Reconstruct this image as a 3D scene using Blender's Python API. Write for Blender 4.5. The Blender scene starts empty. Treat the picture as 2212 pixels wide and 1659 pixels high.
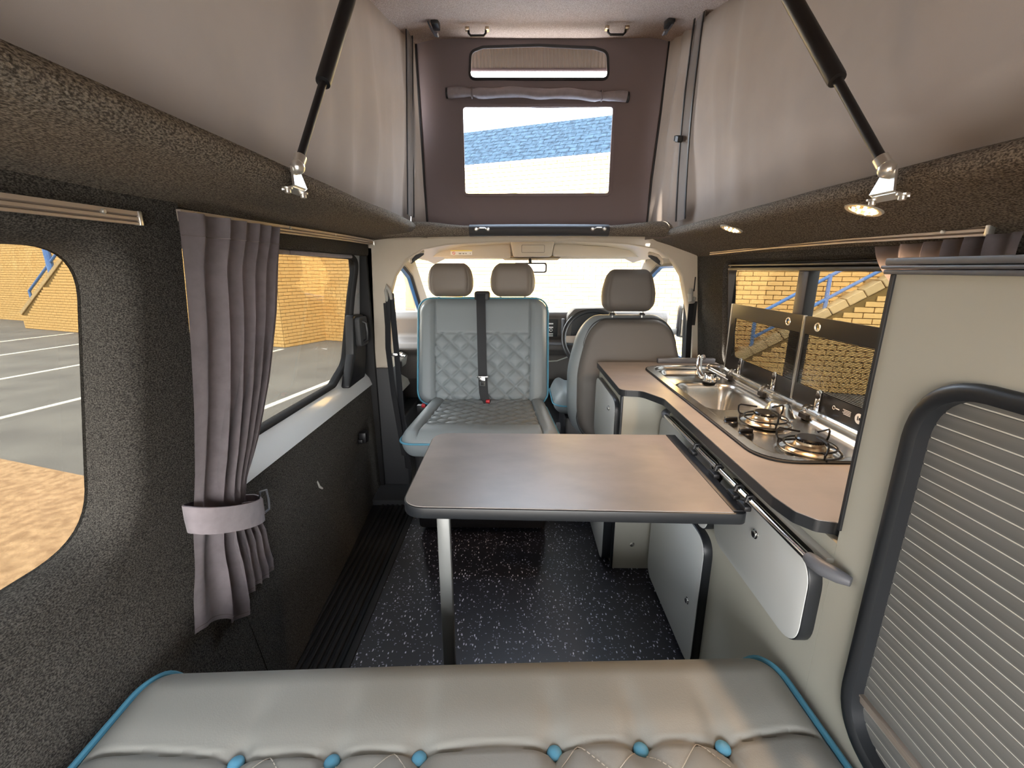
import bpy, bmesh, math, random
from mathutils import Vector, Matrix, noise
from mathutils.geometry import delaunay_2d_cdt
PI = math.pi
random.seed(7)
SC = bpy.context.scene
COL = SC.collection
R_ = math.radians

# ------------------------------------------------------------------ camera
cam_d = bpy.data.cameras.new('camera'); cam = bpy.data.objects.new('camera', cam_d); COL.objects.link(cam)
cam_d.sensor_width = 36.0; cam_d.lens = 950.0 * 36.0 / 2212.0; cam_d.clip_start = 0.02; cam_d.clip_end = 300
cam.location = (0, 0, 1.2)
cam.rotation_euler = (R_(90 - 14.7), 0, R_(0.82))
SC.camera = cam
# ------------------------------------------------------------------ world, sun, exposure
W = bpy.data.worlds.new('sky'); SC.world = W; W.use_nodes = True
nt = W.node_tree; nt.nodes.clear()
wo = nt.nodes.new('ShaderNodeOutputWorld'); wb = nt.nodes.new('ShaderNodeBackground')
tc = nt.nodes.new('ShaderNodeTexCoord'); sp = nt.nodes.new('ShaderNodeSeparateXYZ'); rp = nt.nodes.new('ShaderNodeValToRGB')
nt.links.new(tc.outputs['Generated'], sp.inputs[0]); nt.links.new(sp.outputs['Z'], rp.inputs[0])
rp.color_ramp.elements[0].position = 0.0; rp.color_ramp.elements[0].color = (1.0, 0.97, 0.93, 1)
rp.color_ramp.elements[1].position = 0.8; rp.color_ramp.elements[1].color = (0.84, 0.90, 1.0, 1)
nt.links.new(rp.outputs[0], wb.inputs[0]); wb.inputs[1].default_value = 5.5
nt.links.new(wb.outputs[0], wo.inputs[0])
sl = bpy.data.lights.new('sun', 'SUN'); sl.energy = 7.0; sl.angle = R_(1.0); sl.color = (1.0, 0.93, 0.82)
so = bpy.data.objects.new('sun', sl); COL.objects.link(so)
so.rotation_euler = (R_(42), 0, R_(14))
SC.view_settings.view_transform = 'Standard'
SC.view_settings.look = 'None'
SC.view_settings.gamma = 1.0
SC.view_settings.use_curve_mapping = False
SC.view_settings.exposure = 1.95
SC.cycles.max_bounces = 10; SC.cycles.diffuse_bounces = 6; SC.cycles.transparent_max_bounces = 12
SC.cycles.glossy_bounces = 4; SC.cycles.transmission_bounces = 4
SC.cycles.caustics_reflective = False; SC.cycles.caustics_refractive = False
SC.cycles.sample_clamp_indirect = 6.0
SC.cycles.use_denoising = True

# ------------------------------------------------------------------ materials
def lin(h):
    h = h.lstrip('#'); out = []
    for k in (0, 2, 4):
        c = int(h[k:k+2], 16) / 255.0
        out.append(c / 12.92 if c <= 0.04045 else ((c + 0.055) / 1.055) ** 2.4)
    return (*out, 1.0)
def mat(name, col, rough=0.5, metal=0.0, col2=None, nscale=8, nlo=0.35, nhi=0.65, bump=0.0, bscale=200, spec=0.5, detail=3, bdist=0.002, emis=None, estr=0, stretch=None, transl=0.0, sheen=0.0, coat=0.0, bkind='noise'):
    m = bpy.data.materials.new(name); m.use_nodes = True
    t = m.node_tree; b = t.nodes['Principled BSDF']; o = t.nodes['Material Output']
    c1 = lin(col) if isinstance(col, str) else (*col, 1)
    b.inputs['Base Color'].default_value = c1
    b.inputs['Roughness'].default_value = rough; b.inputs['Metallic'].default_value = metal
    b.inputs['Specular IOR Level'].default_value = spec
    if coat: b.inputs['Coat Weight'].default_value = coat
    if sheen: b.inputs['Sheen Weight'].default_value = sheen
    co = t.nodes.new('ShaderNodeTexCoord'); src = co.outputs['Object']
    if stretch:
        mp = t.nodes.new('ShaderNodeMapping'); mp.inputs['Scale'].default_value = stretch
        t.links.new(src, mp.inputs[0]); src = mp.outputs[0]
    if col2:
        n = t.nodes.new('ShaderNodeTexNoise'); n.inputs['Scale'].default_value = nscale; n.inputs['Detail'].default_value = detail
        t.links.new(src, n.inputs['Vector'])
        r = t.nodes.new('ShaderNodeValToRGB'); r.color_ramp.elements[0].position = nlo; r.color_ramp.elements[1].position = nhi
        r.color_ramp.elements[0].color = c1; r.color_ramp.elements[1].color = lin(col2)
        t.links.new(n.outputs[0], r.inputs[0]); t.links.new(r.outputs[0], b.inputs['Base Color'])
    if bump:
        if bkind == 'voronoi':
            n2 = t.nodes.new('ShaderNodeTexVoronoi'); n2.inputs['Scale'].default_value = bscale; hout = n2.outputs['Distance']
        else:
            n2 = t.nodes.new('ShaderNodeTexNoise'); n2.inputs['Scale'].default_value = bscale; n2.inputs['Detail'].default_value = 4; hout = n2.outputs[0]
        t.links.new(src, n2.inputs['Vector'])
        bp = t.nodes.new('ShaderNodeBump'); bp.inputs['Strength'].default_value = bump; bp.inputs['Distance'].default_value = bdist
        t.links.new(hout, bp.inputs['Height']); t.links.new(bp.outputs[0], b.inputs['Normal'])
    if emis:
        b.inputs['Emission Color'].default_value = lin(emis); b.inputs['Emission Strength'].default_value = estr
    if transl:
        tr = t.nodes.new('ShaderNodeBsdfTranslucent'); tr.inputs[0].default_value = c1
        mx = t.nodes.new('ShaderNodeMixShader'); mx.inputs[0].default_value = transl
        t.links.new(b.outputs[0], mx.inputs[1]); t.links.new(tr.outputs[0], mx.inputs[2]); t.links.new(mx.outputs[0], o.inputs[0])
    return m
def glass(name, tint, refl=0.015, rough=0.0):
    m = bpy.data.materials.new(name); m.use_nodes = True; t = m.node_tree; t.nodes.clear()
    o = t.nodes.new('ShaderNodeOutputMaterial'); tr = t.nodes.new('ShaderNodeBsdfTransparent'); tr.inputs[0].default_value = (*tint, 1)
    gl = t.nodes.new('ShaderNodeBsdfGlossy'); gl.inputs['Roughness'].default_value = rough
    lw = t.nodes.new('ShaderNodeLayerWeight'); lw.inputs[0].default_value = 0.5
    pw = t.nodes.new('ShaderNodeMath'); pw.operation = 'POWER'; pw.inputs[1].default_value = 5.0; t.links.new(lw.outputs['Facing'], pw.inputs[0])
    ml = t.nodes.new('ShaderNodeMath'); ml.operation = 'MULTIPLY_ADD'; ml.inputs[1].default_value = 0.3; ml.inputs[2].default_value = refl; t.links.new(pw.outputs[0], ml.inputs[0])
    mx = t.nodes.new('ShaderNodeMixShader')
    t.links.new(ml.outputs[0], mx.inputs[0]); t.links.new(tr.outputs[0], mx.inputs[1]); t.links.new(gl.outputs[0], mx.inputs[2])
    t.links.new(mx.outputs[0], o.inputs[0]); return m

M = {}
def carpet_mat(name, c1, c2, sc=260, bump=0.9):
    m = mat(name, c1, rough=1.0, col2=c2, nscale=sc, nlo=0.4, nhi=0.62, bump=bump, bscale=sc * 0.8, bdist=0.004, spec=0.05, detail=5, stretch=(1, 0.55, 1))
    return m
M['carpet'] = carpet_mat('carpet_charcoal', '#33312f', '#5f5c57', 480, 0.6)
M['carpet_roof'] = carpet_mat('carpet_roof_grey', '#4f4943', '#8f867a', 420, 0.8)
M['ceil'] = carpet_mat('carpet_ceiling', '#8d7c73', '#b5a297', 420, 0.4)
M['canvas'] = mat('canvas_grey', '#726962', rough=0.85, col2='#796f67', nscale=5, bump=0.25, bscale=900, bdist=0.0006, transl=0.07, spec=0.2)
M['canvas_dark'] = mat('canvas_front', '#7c7172', rough=0.9, bump=0.2, bscale=900, bdist=0.0006, transl=0.05, spec=0.15)
M['fabric'] = mat('curtain_fabric', '#8a8286', rough=0.95, col2='#948b8f', nscale=40, bump=0.25, bscale=1500, bdist=0.0005, sheen=0.2, spec=0.1)
M['black'] = mat('black_plastic', '#17171a', rough=0.45)
M['rubber'] = mat('black_rubber', '#0e0e10', rough=0.7)
M['edge'] = mat('edge_trim', '#1d2024', rough=0.42, spec=0.5)
M['leather'] = mat('grey_leather', '#7f878b', rough=0.48, bump=0.18, bscale=420, bdist=0.0007, bkind='voronoi', spec=0.45)
M['leather_bench'] = mat('grey_bench_leather', '#92928d', rough=0.5, bump=0.15, bscale=380, bdist=0.0006, bkind='voronoi', spec=0.4)
M['leather_dark'] = mat('grey_seat_back', '#66625e', rough=0.55, bump=0.15, bscale=420, bdist=0.0006, bkind='voronoi', spec=0.35)
M['leather_head'] = mat('headrest_leather', '#7d746b', rough=0.5, bump=0.15, bscale=420, bdist=0.0006, bkind='voronoi', spec=0.4)
M['piping'] = mat('blue_piping', '#4f8ea8', rough=0.5)
M['button'] = mat('blue_button', '#5b9fc0', rough=0.5, bump=0.2, bscale=400, bdist=0.0006)
M['stitch'] = mat('pale_stitch', '#cfcac0', rough=0.8)
M['cab'] = mat('furniture_laminate', '#aeada2', rough=0.45, col2='#b2b1a6', nscale=3, bump=0.08, bscale=700, bdist=0.0003, spec=0.4)
M['door'] = mat('door_laminate', '#bfc2c1', rough=0.42, bump=0.08, bscale=700, bdist=0.0003, spec=0.4)
M['worktop'] = mat('stone_laminate', '#8f8885', rough=0.36, col2='#85807d', nscale=8, nlo=0.40, nhi=0.64, detail=8, stretch=(1, 1.7, 1), bump=0.12, bscale=500, bdist=0.0003, spec=0.5)
M['steel'] = mat('brushed_steel', (0.62, 0.62, 0.60), rough=0.24, metal=1.0, bump=0.03, bscale=300, bdist=0.0003, stretch=(6, 1, 1))
M['chrome'] = mat('chrome', (0.8, 0.8, 0.8), rough=0.08, metal=1.0)
M['zinc'] = mat('zinc_plate', (0.75, 0.74, 0.70), rough=0.3, metal=0.9)
M['alu'] = mat('aluminium_rail', '#b8aca0', rough=0.4, metal=0.5)
M['slat'] = mat('tambour_slat', '#8a8a88', rough=0.42, metal=0.45, col2='#7d7d7c', nscale=30, stretch=(1, 0.05, 3), bump=0.15, bscale=160, bdist=0.0003)
M['slat_highlight'] = mat('tambour_highlight', '#e4e2da', rough=0.5)  # pale colour that paints the highlight along each slat edge
M['cream'] = mat('cream_trim', '#c2b8a8', rough=0.7, bump=0.1, bscale=600, bdist=0.0004)
M['greytrim'] = mat('grey_trim', '#a9a8a2', rough=0.6)
M['darktrim'] = mat('dark_trim', '#3a3b3d', rough=0.65, bump=0.1, bscale=500, bdist=0.0004)
M['dash'] = mat('dashboard_plastic', '#4d4845', rough=0.6, bump=0.1, bscale=500, bdist=0.0004)
M['whitepaint'] = mat('white_paint', '#dfe2e2', rough=0.22, coat=0.6)
M['bluepaint'] = mat('blue_paint', '#2d5e93', rough=0.3)
M['belt'] = mat('belt_webbing', '#26282c', rough=0.7, bump=0.3, bscale=900, bdist=0.0005, stretch=(1, 1, 0.2))
M['red'] = mat('red_button', '#d22a35', rough=0.4)
M['brass'] = mat('burner_metal', (0.75, 0.60, 0.42), rough=0.28, metal=1.0)
M['iron'] = mat('black_enamel', '#0d0b0b', rough=0.28)
M['white'] = mat('white_print', '#e8e8e6', rough=0.5)
M['yellow'] = mat('yellow_print', '#e7d36a', rough=0.5)
M['legmetal'] = mat('leg_metal', '#8b8d8c', rough=0.4, metal=0.5)
M['capgrey'] = mat('grey_cap', '#5a5c62', rough=0.5)
M['led'] = mat('led', '#ffd9a0', emis='#ffc880', estr=14)
M['lamp_glass'] = mat('lamp_diffuser', '#f5d9a8', emis='#ff9a3c', estr=2.0, rough=0.4)
M['tarmac'] = mat('tarmac', '#7b776f', rough=0.95, col2='#6a6660', nscale=1.5, bump=0.4, bscale=40, bdist=0.01, detail=8)
M['gravel'] = mat('orange_gravel', '#c09c72', rough=0.95, col2='#9c7a56', nscale=14, bump=0.6, bscale=25, bdist=0.02, detail=8)
M['line'] = mat('line_paint', '#e9e6d6', rough=0.8)
M['brick'] = mat('buff_brick', '#dcb878', rough=0.9, col2='#d2a866', nscale=3.0, nlo=0.3, nhi=0.7, bump=0.3, bscale=60, bdist=0.004, detail=6)
M['mortar'] = mat('mortar', '#7a6236', rough=0.95)
M['coping'] = mat('coping_brick', '#c9b083', rough=0.9, col2='#b59a6c', nscale=6, bump=0.3, bscale=50, bdist=0.004)
M['rail_blue'] = mat('blue_rail', '#5a7fb8', rough=0.4)
M['slate'] = mat('slate_roof', '#131b22', rough=0.95, spec=0.08, col2='#25313a', nscale=14, detail=8)
M['tint'] = glass('privacy_glass', (0.29, 0.29, 0.28))
M['clear'] = glass('clear_glass', (0.93, 0.95, 0.94))
M['vinyl'] = glass('clear_vinyl', (0.86, 0.92, 0.98), rough=0.05)
M['mirror'] = mat('mirror_glass', (0.2, 0.18, 0.16), rough=0.03, metal=1.0)

def floor_mat():
    m = mat('speckled_vinyl', '#1b1b23', rough=0.42, bump=0.1, bscale=250, bdist=0.0004, spec=0.5)
    t = m.node_tree; b = t.nodes['Principled BSDF']
    co = t.nodes.new('ShaderNodeTexCoord')
    prev = None
    for k, (sc, th, stre, colr) in enumerate([(112, 0.25, (1, 0.45, 1), '#c4c4d2'), (140, 0.24, (0.45, 1, 1), '#9a9aac'), (170, 0.25, (0.8, 0.5, 1), '#77778a')]):
        mp = t.nodes.new('ShaderNodeMapping'); mp.inputs['Scale'].default_value = stre; mp.inputs['Location'].default_value = (k * 3.1, k * 1.7, 0); mp.inputs['Rotation'].default_value = (0, 0, 0.6 + k * 0.9)
        t.links.new(co.outputs['Object'], mp.inputs[0])
        v = t.nodes.new('ShaderNodeTexVoronoi'); v.inputs['Scale'].default_value = sc
        t.links.new(mp.outputs[0], v.inputs['Vector'])
        a = t.nodes.new('ShaderNodeMath'); a.operation = 'LESS_THAN'; a.inputs[1].default_value = th
        t.links.new(v.outputs['Distance'], a.inputs[0])
        s = t.nodes.new('ShaderNodeSeparateColor'); t.links.new(v.outputs['Color'], s.inputs[0])
        g = t.nodes.new('ShaderNodeMath'); g.operation = 'GREATER_THAN'; g.inputs[1].default_value = 0.69
        t.links.new(s.outputs[0], g.inputs[0])
        mu = t.nodes.new('ShaderNodeMath'); mu.operation = 'MULTIPLY'; t.links.new(a.outputs[0], mu.inputs[0]); t.links.new(g.outputs[0], mu.inputs[1])
        mx = t.nodes.new('ShaderNodeMix'); mx.data_type = 'RGBA'
        t.links.new(mu.outputs[0], mx.inputs['Factor'])
        if prev is None: mx.inputs['A'].default_value = lin('#1b1b23')
        else: t.links.new(prev, mx.inputs['A'])
        mx.inputs['B'].default_value = lin(colr); prev = mx.outputs['Result']
    t.links.new(prev, b.inputs['Base Color'])
    return m
M['floor'] = floor_mat()

def lid_mat():   # printed black line screen on clear glass
    m = bpy.data.materials.new('printed_line_glass'); m.use_nodes = True; t = m.node_tree; t.nodes.clear()
    o = t.nodes.new('ShaderNodeOutputMaterial'); tr = t.nodes.new('ShaderNodeBsdfTransparent'); tr.inputs[0].default_value = (0.97, 0.97, 0.95, 1)
    pb = t.nodes.new('ShaderNodeBsdfPrincipled'); pb.inputs['Base Color'].default_value = lin('#15120f'); pb.inputs['Roughness'].default_value = 0.15
    co = t.nodes.new('ShaderNodeTexCoord'); s = t.nodes.new('ShaderNodeSeparateXYZ'); t.links.new(co.outputs['Object'], s.inputs[0])
    a = t.nodes.new('ShaderNodeMath'); a.operation = 'MULTIPLY'; a.inputs[1].default_value = 1 / 0.0042; t.links.new(s.outputs['Z'], a.inputs[0])
    f = t.nodes.new('ShaderNodeMath'); f.operation = 'FRACT'; t.links.new(a.outputs[0], f.inputs[0])
    l = t.nodes.new('ShaderNodeMath'); l.operation = 'LESS_THAN'; l.inputs[1].default_value = 0.40; t.links.new(f.outputs[0], l.inputs[0])
    mx = t.nodes.new('ShaderNodeMixShader'); t.links.new(l.outputs[0], mx.inputs[0]); t.links.new(tr.outputs[0], mx.inputs[1]); t.links.new(pb.outputs[0], mx.inputs[2])
    t.links.new(mx.outputs[0], o.inputs[0]); return m
M['lidprint'] = lid_mat()

# ------------------------------------------------------------------ object helpers
ORG = {}
def thing(name, label, cat, loc=(0, 0, 0), group=None, kind=None):
    o = bpy.data.objects.new(name, None); COL.objects.link(o); o.location = loc; o.empty_display_size = 0.05
    if label: o['label'] = label
    if cat: o['category'] = cat
    if group: o['group'] = group
    if kind: o['kind'] = kind
    ORG[o.name] = Vector(loc); return o
def tag(o, label=None, cat=None, group=None, kind=None):
    for k, v in (('label', label), ('category', cat), ('group', group), ('kind', kind)):
        if v: o[k] = v
    return o
class B:
    def __init__(s): s.bm = bmesh.new()
    def face(s, vs):
        try: return s.bm.faces.new(vs)
        except ValueError: return None
    def box(s, lo, hi, bev=0.0, seg=2, mtx=None):
        t = bmesh.new(); bmesh.ops.create_cube(t, size=1.0)
        lo = Vector(lo); hi = Vector(hi); c = (lo + hi) / 2; d = hi - lo
        for v in t.verts: v.co = Vector((v.co.x * d.x, v.co.y * d.y, v.co.z * d.z)) + c
        if bev: bmesh.ops.bevel(t, geom=t.edges[:], offset=bev, segments=seg, profile=0.5, affect='EDGES')
        s.merge(t, mtx); return s
    def merge(s, t, mtx=None):
        if mtx is not None: bmesh.ops.transform(t, matrix=mtx, verts=t.verts)
        mp = {}
        for v in t.verts: mp[v] = s.bm.verts.new(v.co)
        for f in t.faces: s.face([mp[v] for v in f.verts])
        t.free()
    def loft(s, loops, closed=True, cap=True, flip=False):
        vs = [[s.bm.verts.new(p) for p in L] for L in loops]; n = len(vs[0])
        for a, b in zip(vs[:-1], vs[1:]):
            for i in range(n if closed else n - 1):
                j = (i + 1) % n; s.face([a[i], a[j], b[j], b[i]])
        if cap and closed: s.face(vs[0][::-1]); s.face(vs[-1])
        return vs
    def tube(s, pts, r, seg=8, cap=True):
        pts = [Vector(p) for p in pts]; loops = []; n = len(pts); prev = None
        for i, p in enumerate(pts):
            d = ((pts[i + 1] if i < n - 1 else p) - (pts[i - 1] if i > 0 else p))
            if d.length < 1e-9: d = Vector((0, 0, 1))
            d.normalize()
            if prev is None:
                u = d.orthogonal().normalized()
            else:
                u = prev - d * prev.dot(d)
                u = u.normalized() if u.length > 1e-6 else d.orthogonal().normalized()
            prev = u; w = d.cross(u); rr = r[i] if isinstance(r, (list, tuple)) else r
            loops.append([p + (u * math.cos(2 * PI * k / seg) + w * math.sin(2 * PI * k / seg)) * rr for k in range(seg)])
        s.loft(loops, True, cap); return s
    def strip(s, pts, width_dir, w, th, nrm):       # flat ribbon along pts
        wd = Vector(width_dir); nm = Vector(nrm)
        L = []
        for i, p in enumerate(pts):
            p = Vector(p); ww = (w[i] if isinstance(w, (list, tuple)) else w) / 2
            L.append([p - wd * ww - nm * th / 2, p + wd * ww - nm * th / 2, p + wd * ww + nm * th / 2, p - wd * ww + nm * th / 2])
        s.loft(L); return s
    def ring(s, c, axis, R, r, n=32, seg=8, a0=0, a1=2 * PI):
        ax = Vector(axis).normalized(); u = ax.orthogonal().normalized(); w = ax.cross(u); c = Vector(c)
        full = abs(a1 - a0 - 2 * PI) < 1e-6
        L = []
        for i in range(n if full else n + 1):
            a = a0 + (a1 - a0) * i / n; d = u * math.cos(a) + w * math.sin(a)
            L.append([c + d * (R + r * math.cos(2 * PI * k / seg)) + ax * r * math.sin(2 * PI * k / seg) for k in range(seg)])
        if full: L.append(L[0])
        s.loft(L, True, not full); return s
    def lathe(s, c, axis, prof, seg=28, xdir=None):   # prof: (radius, height) along the axis
        ax = Vector(axis).normalized(); u = (Vector(xdir) if xdir else ax.orthogonal()).normalized(); w = ax.cross(u); c = Vector(c)
        L = [[c + ax * h + (u * math.cos(2 * PI * k / seg) + w * math.sin(2 * PI * k / seg)) * max(r, 1e-5) for k in range(seg)] for r, h in prof]
        s.loft(L); return s
    def cyl(s, p0, p1, r, seg=16): return s.tube([p0, p1], r, seg)
    def ball(s, c, r, n=12):
        t = bmesh.new(); bmesh.ops.create_uvsphere(t, u_segments=n, v_segments=max(6, n * 2 // 3), radius=1)
        rv = r if isinstance(r, (tuple, list)) else (r, r, r)
        for v in t.verts: v.co = Vector((v.co.x * rv[0], v.co.y * rv[1], v.co.z * rv[2])) + Vector(c)
        s.merge(t); return s
    def prism(s, poly, fn, a0, a1, ch=0.0):       # poly of 2D points, fn(a, b, c) -> 3D, extruded from a0 to a1, chamfered
        if ch:
            ins = inset(poly, ch); sg = 1 if a1 > a0 else -1
            L = [[fn(x, y, a0) for x, y in ins], [fn(x, y, a0 + sg * ch * .35) for x, y in inset(poly, ch * .3)], [fn(x, y, a0 + sg * ch) for x, y in poly], [fn(x, y, a1 - sg * ch) for x, y in poly], [fn(x, y, a1 - sg * ch * .35) for x, y in inset(poly, ch * .3)], [fn(x, y, a1) for x, y in ins]]
        else: L = [[fn(x, y, a0) for x, y in poly], [fn(x, y, a1) for x, y in poly]]
        s.loft(L); return s
    def grid(s, fn, nu, nv, closed_u=False):
        V = [[s.bm.verts.new(fn(i / nu, j / nv)) for j in range(nv + 1)] for i in range(nu + 1)]
        for i in range(nu):
            for j in range(nv): s.face([V[i][j], V[i + 1][j], V[i + 1][j + 1], V[i][j + 1]])
        return V
    def done(s, name, m, parent=None, smooth=True, ang=35, loc=None):
        bm = s.bm; bmesh.ops.recalc_face_normals(bm, faces=bm.faces)
        me = bpy.data.meshes.new(name)
        off = ORG.get(parent.name, Vector()) if parent is not None else Vector(loc or (0, 0, 0))
        if off.length: bmesh.ops.translate(bm, verts=bm.verts, vec=-off)
        bm.to_mesh(me); bm.free()
        me.materials.append(M[m] if isinstance(m, str) else m)
        if smooth:
            me.shade_smooth()
            me.set_sharp_from_angle(angle=R_(ang))
        o = bpy.data.objects.new(name, me); COL.objects.link(o)
        if parent is not None:
            o.parent = parent; ORG[o.name] = off
        else:
            o.location = off; ORG[o.name] = off
        return o
def inset(poly, d):
    n = len(poly); A = sum(poly[i][0] * poly[(i + 1) % n][1] - poly[(i + 1) % n][0] * poly[i][1] for i in range(n)); sg = 1 if A > 0 else -1
    out = []
    for i in range(n):
        p0 = Vector(poly[i - 1]); p = Vector(poly[i]); p1 = Vector(poly[(i + 1) % n])
        d0 = (p - p0); d1 = (p1 - p)
        if d0.length < 1e-9 or d1.length < 1e-9: out.append(tuple(p)); continue
        d0.normalize(); d1.normalize()
        n0 = Vector((-d0.y, d0.x)) * sg; n1 = Vector((-d1.y, d1.x)) * sg
        b = n0 + n1
        b = b / max(b.length_squared, 0.3) * 2 if b.length > 1e-6 else n0
        out.append(tuple(p + b * d))
    return out
def fillet(pts, r, seg=5):                # rounds the corners of a polygon; r a number or one per corner
    n = len(pts); out = []
    for i in range(n):
        rr = r[i] if isinstance(r, (list, tuple)) else r
        p0 = Vector(pts[i - 1]); p = Vector(pts[i]); p1 = Vector(pts[(i + 1) % n])
        if rr <= 0: out.append(tuple(p)); continue
        a = (p0 - p); b = (p1 - p); rr2 = min(rr, a.length * .49, b.length * .49)
        a.normalize(); b.normalize()
        ang = math.acos(max(-1, min(1, a.dot(b)))); t = min(rr2, rr2 / math.tan(ang / 2) if ang > 0.05 else rr2)
        q0 = p + a * t; q1 = p + b * t
        for k in range(seg + 1):
            s = k / seg; out.append(tuple(q0 * (1 - s) ** 2 + p * 2 * s * (1 - s) * 0.92 + p * 0.0 + q1 * s ** 2 + (q0 + q1) * 0.5 * (2 * s * (1 - s)) * 0.08))
    return out
def rrect(x0, x1, y0, y1, r, seg=5): return fillet([(x0, y0), (x1, y0), (x1, y1), (x0, y1)], r, seg)
def XY(x, y, c): return (x, y, c)
def YZ(y, z, c): return (c, y, z)
def XZ(x, z, c): return (x, c, z)
def inside(p, poly):
    x, y = p; c = False; j = len(poly) - 1
    for i in range(len(poly)):
        xi, yi = poly[i]; xj, yj = poly[j]
        if (yi > y) != (yj > y) and x < (xj - xi) * (y - yi) / (yj - yi) + xi: c = not c
        j = i
    return c
def plate(b, outline, holes, fn, t, step=0.05):   # sheet with holes, fn(a, b, depth)
    def dense(P):
        out = []
        for i in range(len(P)):
            p = Vector(P[i]); q = Vector(P[(i + 1) % len(P)]); n = max(1, int((q - p).length / (step * 1.2)))
            out += [tuple(p.lerp(q, k / n)) for k in range(n)]
        return out
    outline = dense(outline); holes = [dense(h) for h in holes]
    pts = [Vector(p) for p in outline]; edges = [(i, (i + 1) % len(outline)) for i in range(len(outline))]
    for h in holes:
        k = len(pts); pts += [Vector(p) for p in h]; edges += [(k + i, k + (i + 1) % len(h)) for i in range(len(h))]
    xs = [p[0] for p in outline]; ys = [p[1] for p in outline]
    x = min(xs) + step
    while x < max(xs):
        y = min(ys) + step
        while y < max(ys):
            if inside((x, y), outline) and not any(inside((x, y), h) for h in holes):
                if min((Vector((x, y)) - q).length for q in pts[:len(edges)]) > step * 0.3: pts.append(Vector((x, y)))
            y += step
        x += step
    V, E, F, *_ = delaunay_2d_cdt(pts, edges, [], 0, 1e-5)
    keep = []
    for f in F:
        c = sum((V[i] for i in f), Vector((0, 0))) / len(f)
        if inside(c, outline) and not any(inside(c, h) for h in holes): keep.append(list(f))
    a = [b.bm.verts.new(fn(v.x, v.y, 0)) for v in V]; c = [b.bm.verts.new(fn(v.x, v.y, t)) for v in V]
    cnt = {}
    for f in keep:
        b.face([a[i] for i in f]); b.face([c[i] for i in f][::-1])
        for i in range(len(f)):
            e = (f[i], f[(i + 1) % len(f)]); cnt[e] = cnt.get(e, 0) + 1
    for (i, j) in list(cnt):
        if (j, i) not in cnt: b.face([a[i], a[j], c[j], c[i]])
    for v in [v for v in b.bm.verts if not v.link_faces]: b.bm.verts.remove(v)
def copy_tree(o, delta, parent=None, first=True):
    c = o.copy(); COL.objects.link(c)
    if first: c.location = o.location + Vector(delta)
    if parent is not None: c.parent = parent
    for ch in [q for q in bpy.data.objects if q.parent == o]: copy_tree(ch, delta, c, False)
    return c
def sm(a, b, x):
    t = max(0.0, min(1.0, (x - a) / (b - a))); return t * t * (3 - 2 * t)
def lerp(a, b, t): return a + (b - a) * t
def pad(b, Mx, Wd, Ln, Tt, Tb, er, cr, hf=None, nu=60, nv=60, taper=None):
    """upholstery pad: local x across, y along, z up; er edge roll radius, cr corner radius, hf(x, y) height offset"""
    def den(i, n):      # denser samples at the edges
        t = i / n; return t - 0.12 * math.sin(2 * PI * t) / 1.0 * 0.9
    def pos(i, j):
        x = (den(i, nu) * 2 - 1) * Wd / 2; y = (den(j, nv) * 2 - 1) * Ln / 2
        ax = abs(x) - (Wd / 2 - cr); ay = abs(y) - (Ln / 2 - cr)
        if ax > 0 and ay > 0:
            m = max(ax, ay); l = math.hypot(ax, ay); ax *= m / l; ay *= m / l
            x = math.copysign(Wd / 2 - cr + ax, x); y = math.copysign(Ln / 2 - cr + ay, y)
            d = cr - math.hypot(ax, ay)
        else: d = min(Wd / 2 - abs(x), Ln / 2 - abs(y))
        return x, y, max(d, 0.0)
    def prof(d, T): 
        if d >= er: return T
        return T - er_(T) + er_(T) * math.sqrt(max(0, 1 - (1 - d / er) ** 2))
    def er_(T): return T
    top = {}; bot = {}
    for i in range(nu + 1):
        for j in range(nv + 1):
            x, y, d = pos(i, j); k = (taper(y) if taper else 1.0)
            h = (hf(x, y) if hf else 0.0) * sm(0, er * 0.6, d)
            top[i, j] = b.bm.verts.new(Mx @ Vector((x * k, y, prof(d, Tt) + h)))
            if d <= 1e-7 or i in (0, nu) or j in (0, nv): bot[i, j] = top[i, j]
            else: bot[i, j] = b.bm.verts.new(Mx @ Vector((x * k, y, -prof(d, Tb))))
    for i in range(nu):
        for j in range(nv):
            b.face([top[i, j], top[i + 1, j], top[i + 1, j + 1], top[i, j + 1]])
            b.face([bot[i, j], bot[i, j + 1], bot[i + 1, j + 1], bot[i + 1, j]])
def border(Wd, Ln, cr, n=10):
    return rrect(-Wd / 2, Wd / 2, -Ln / 2, Ln / 2, cr, n)
def quilt(x, y, p, q, w=0.006, dep=0.004):       # diamond grooves, p across, q along
    a = (x / p + y / q); c = (x / p - y / q)
    k = 1 / math.sqrt(1 / p ** 2 + 1 / q ** 2)
    da = abs(a - round(a)) * k; dc = abs(c - round(c)) * k
    g = math.exp(-(da / w) ** 2) + math.exp(-(dc / w) ** 2)
    puff = (math.cos(PI * 2 * a) * -0.5 + 0.5) ** .5 * (math.cos(PI * 2 * c) * -0.5 + 0.5) ** .5
    return -dep * min(g, 1.0) + dep * 0.9 * puff
def groove(d, w=0.005, dep=0.005): return -dep * math.exp(-(d / w) ** 2)
def frame_mtx(o, x, y):       # local axes x, y given, z = x cross y
    x = Vector(x).normalized(); y = Vector(y).normalized(); z = x.cross(y)
    return Matrix(((x.x, y.x, z.x, o[0]), (x.y, y.y, z.y, o[1]), (x.z, y.z, z.z, o[2]), (0, 0, 0, 1)))
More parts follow.
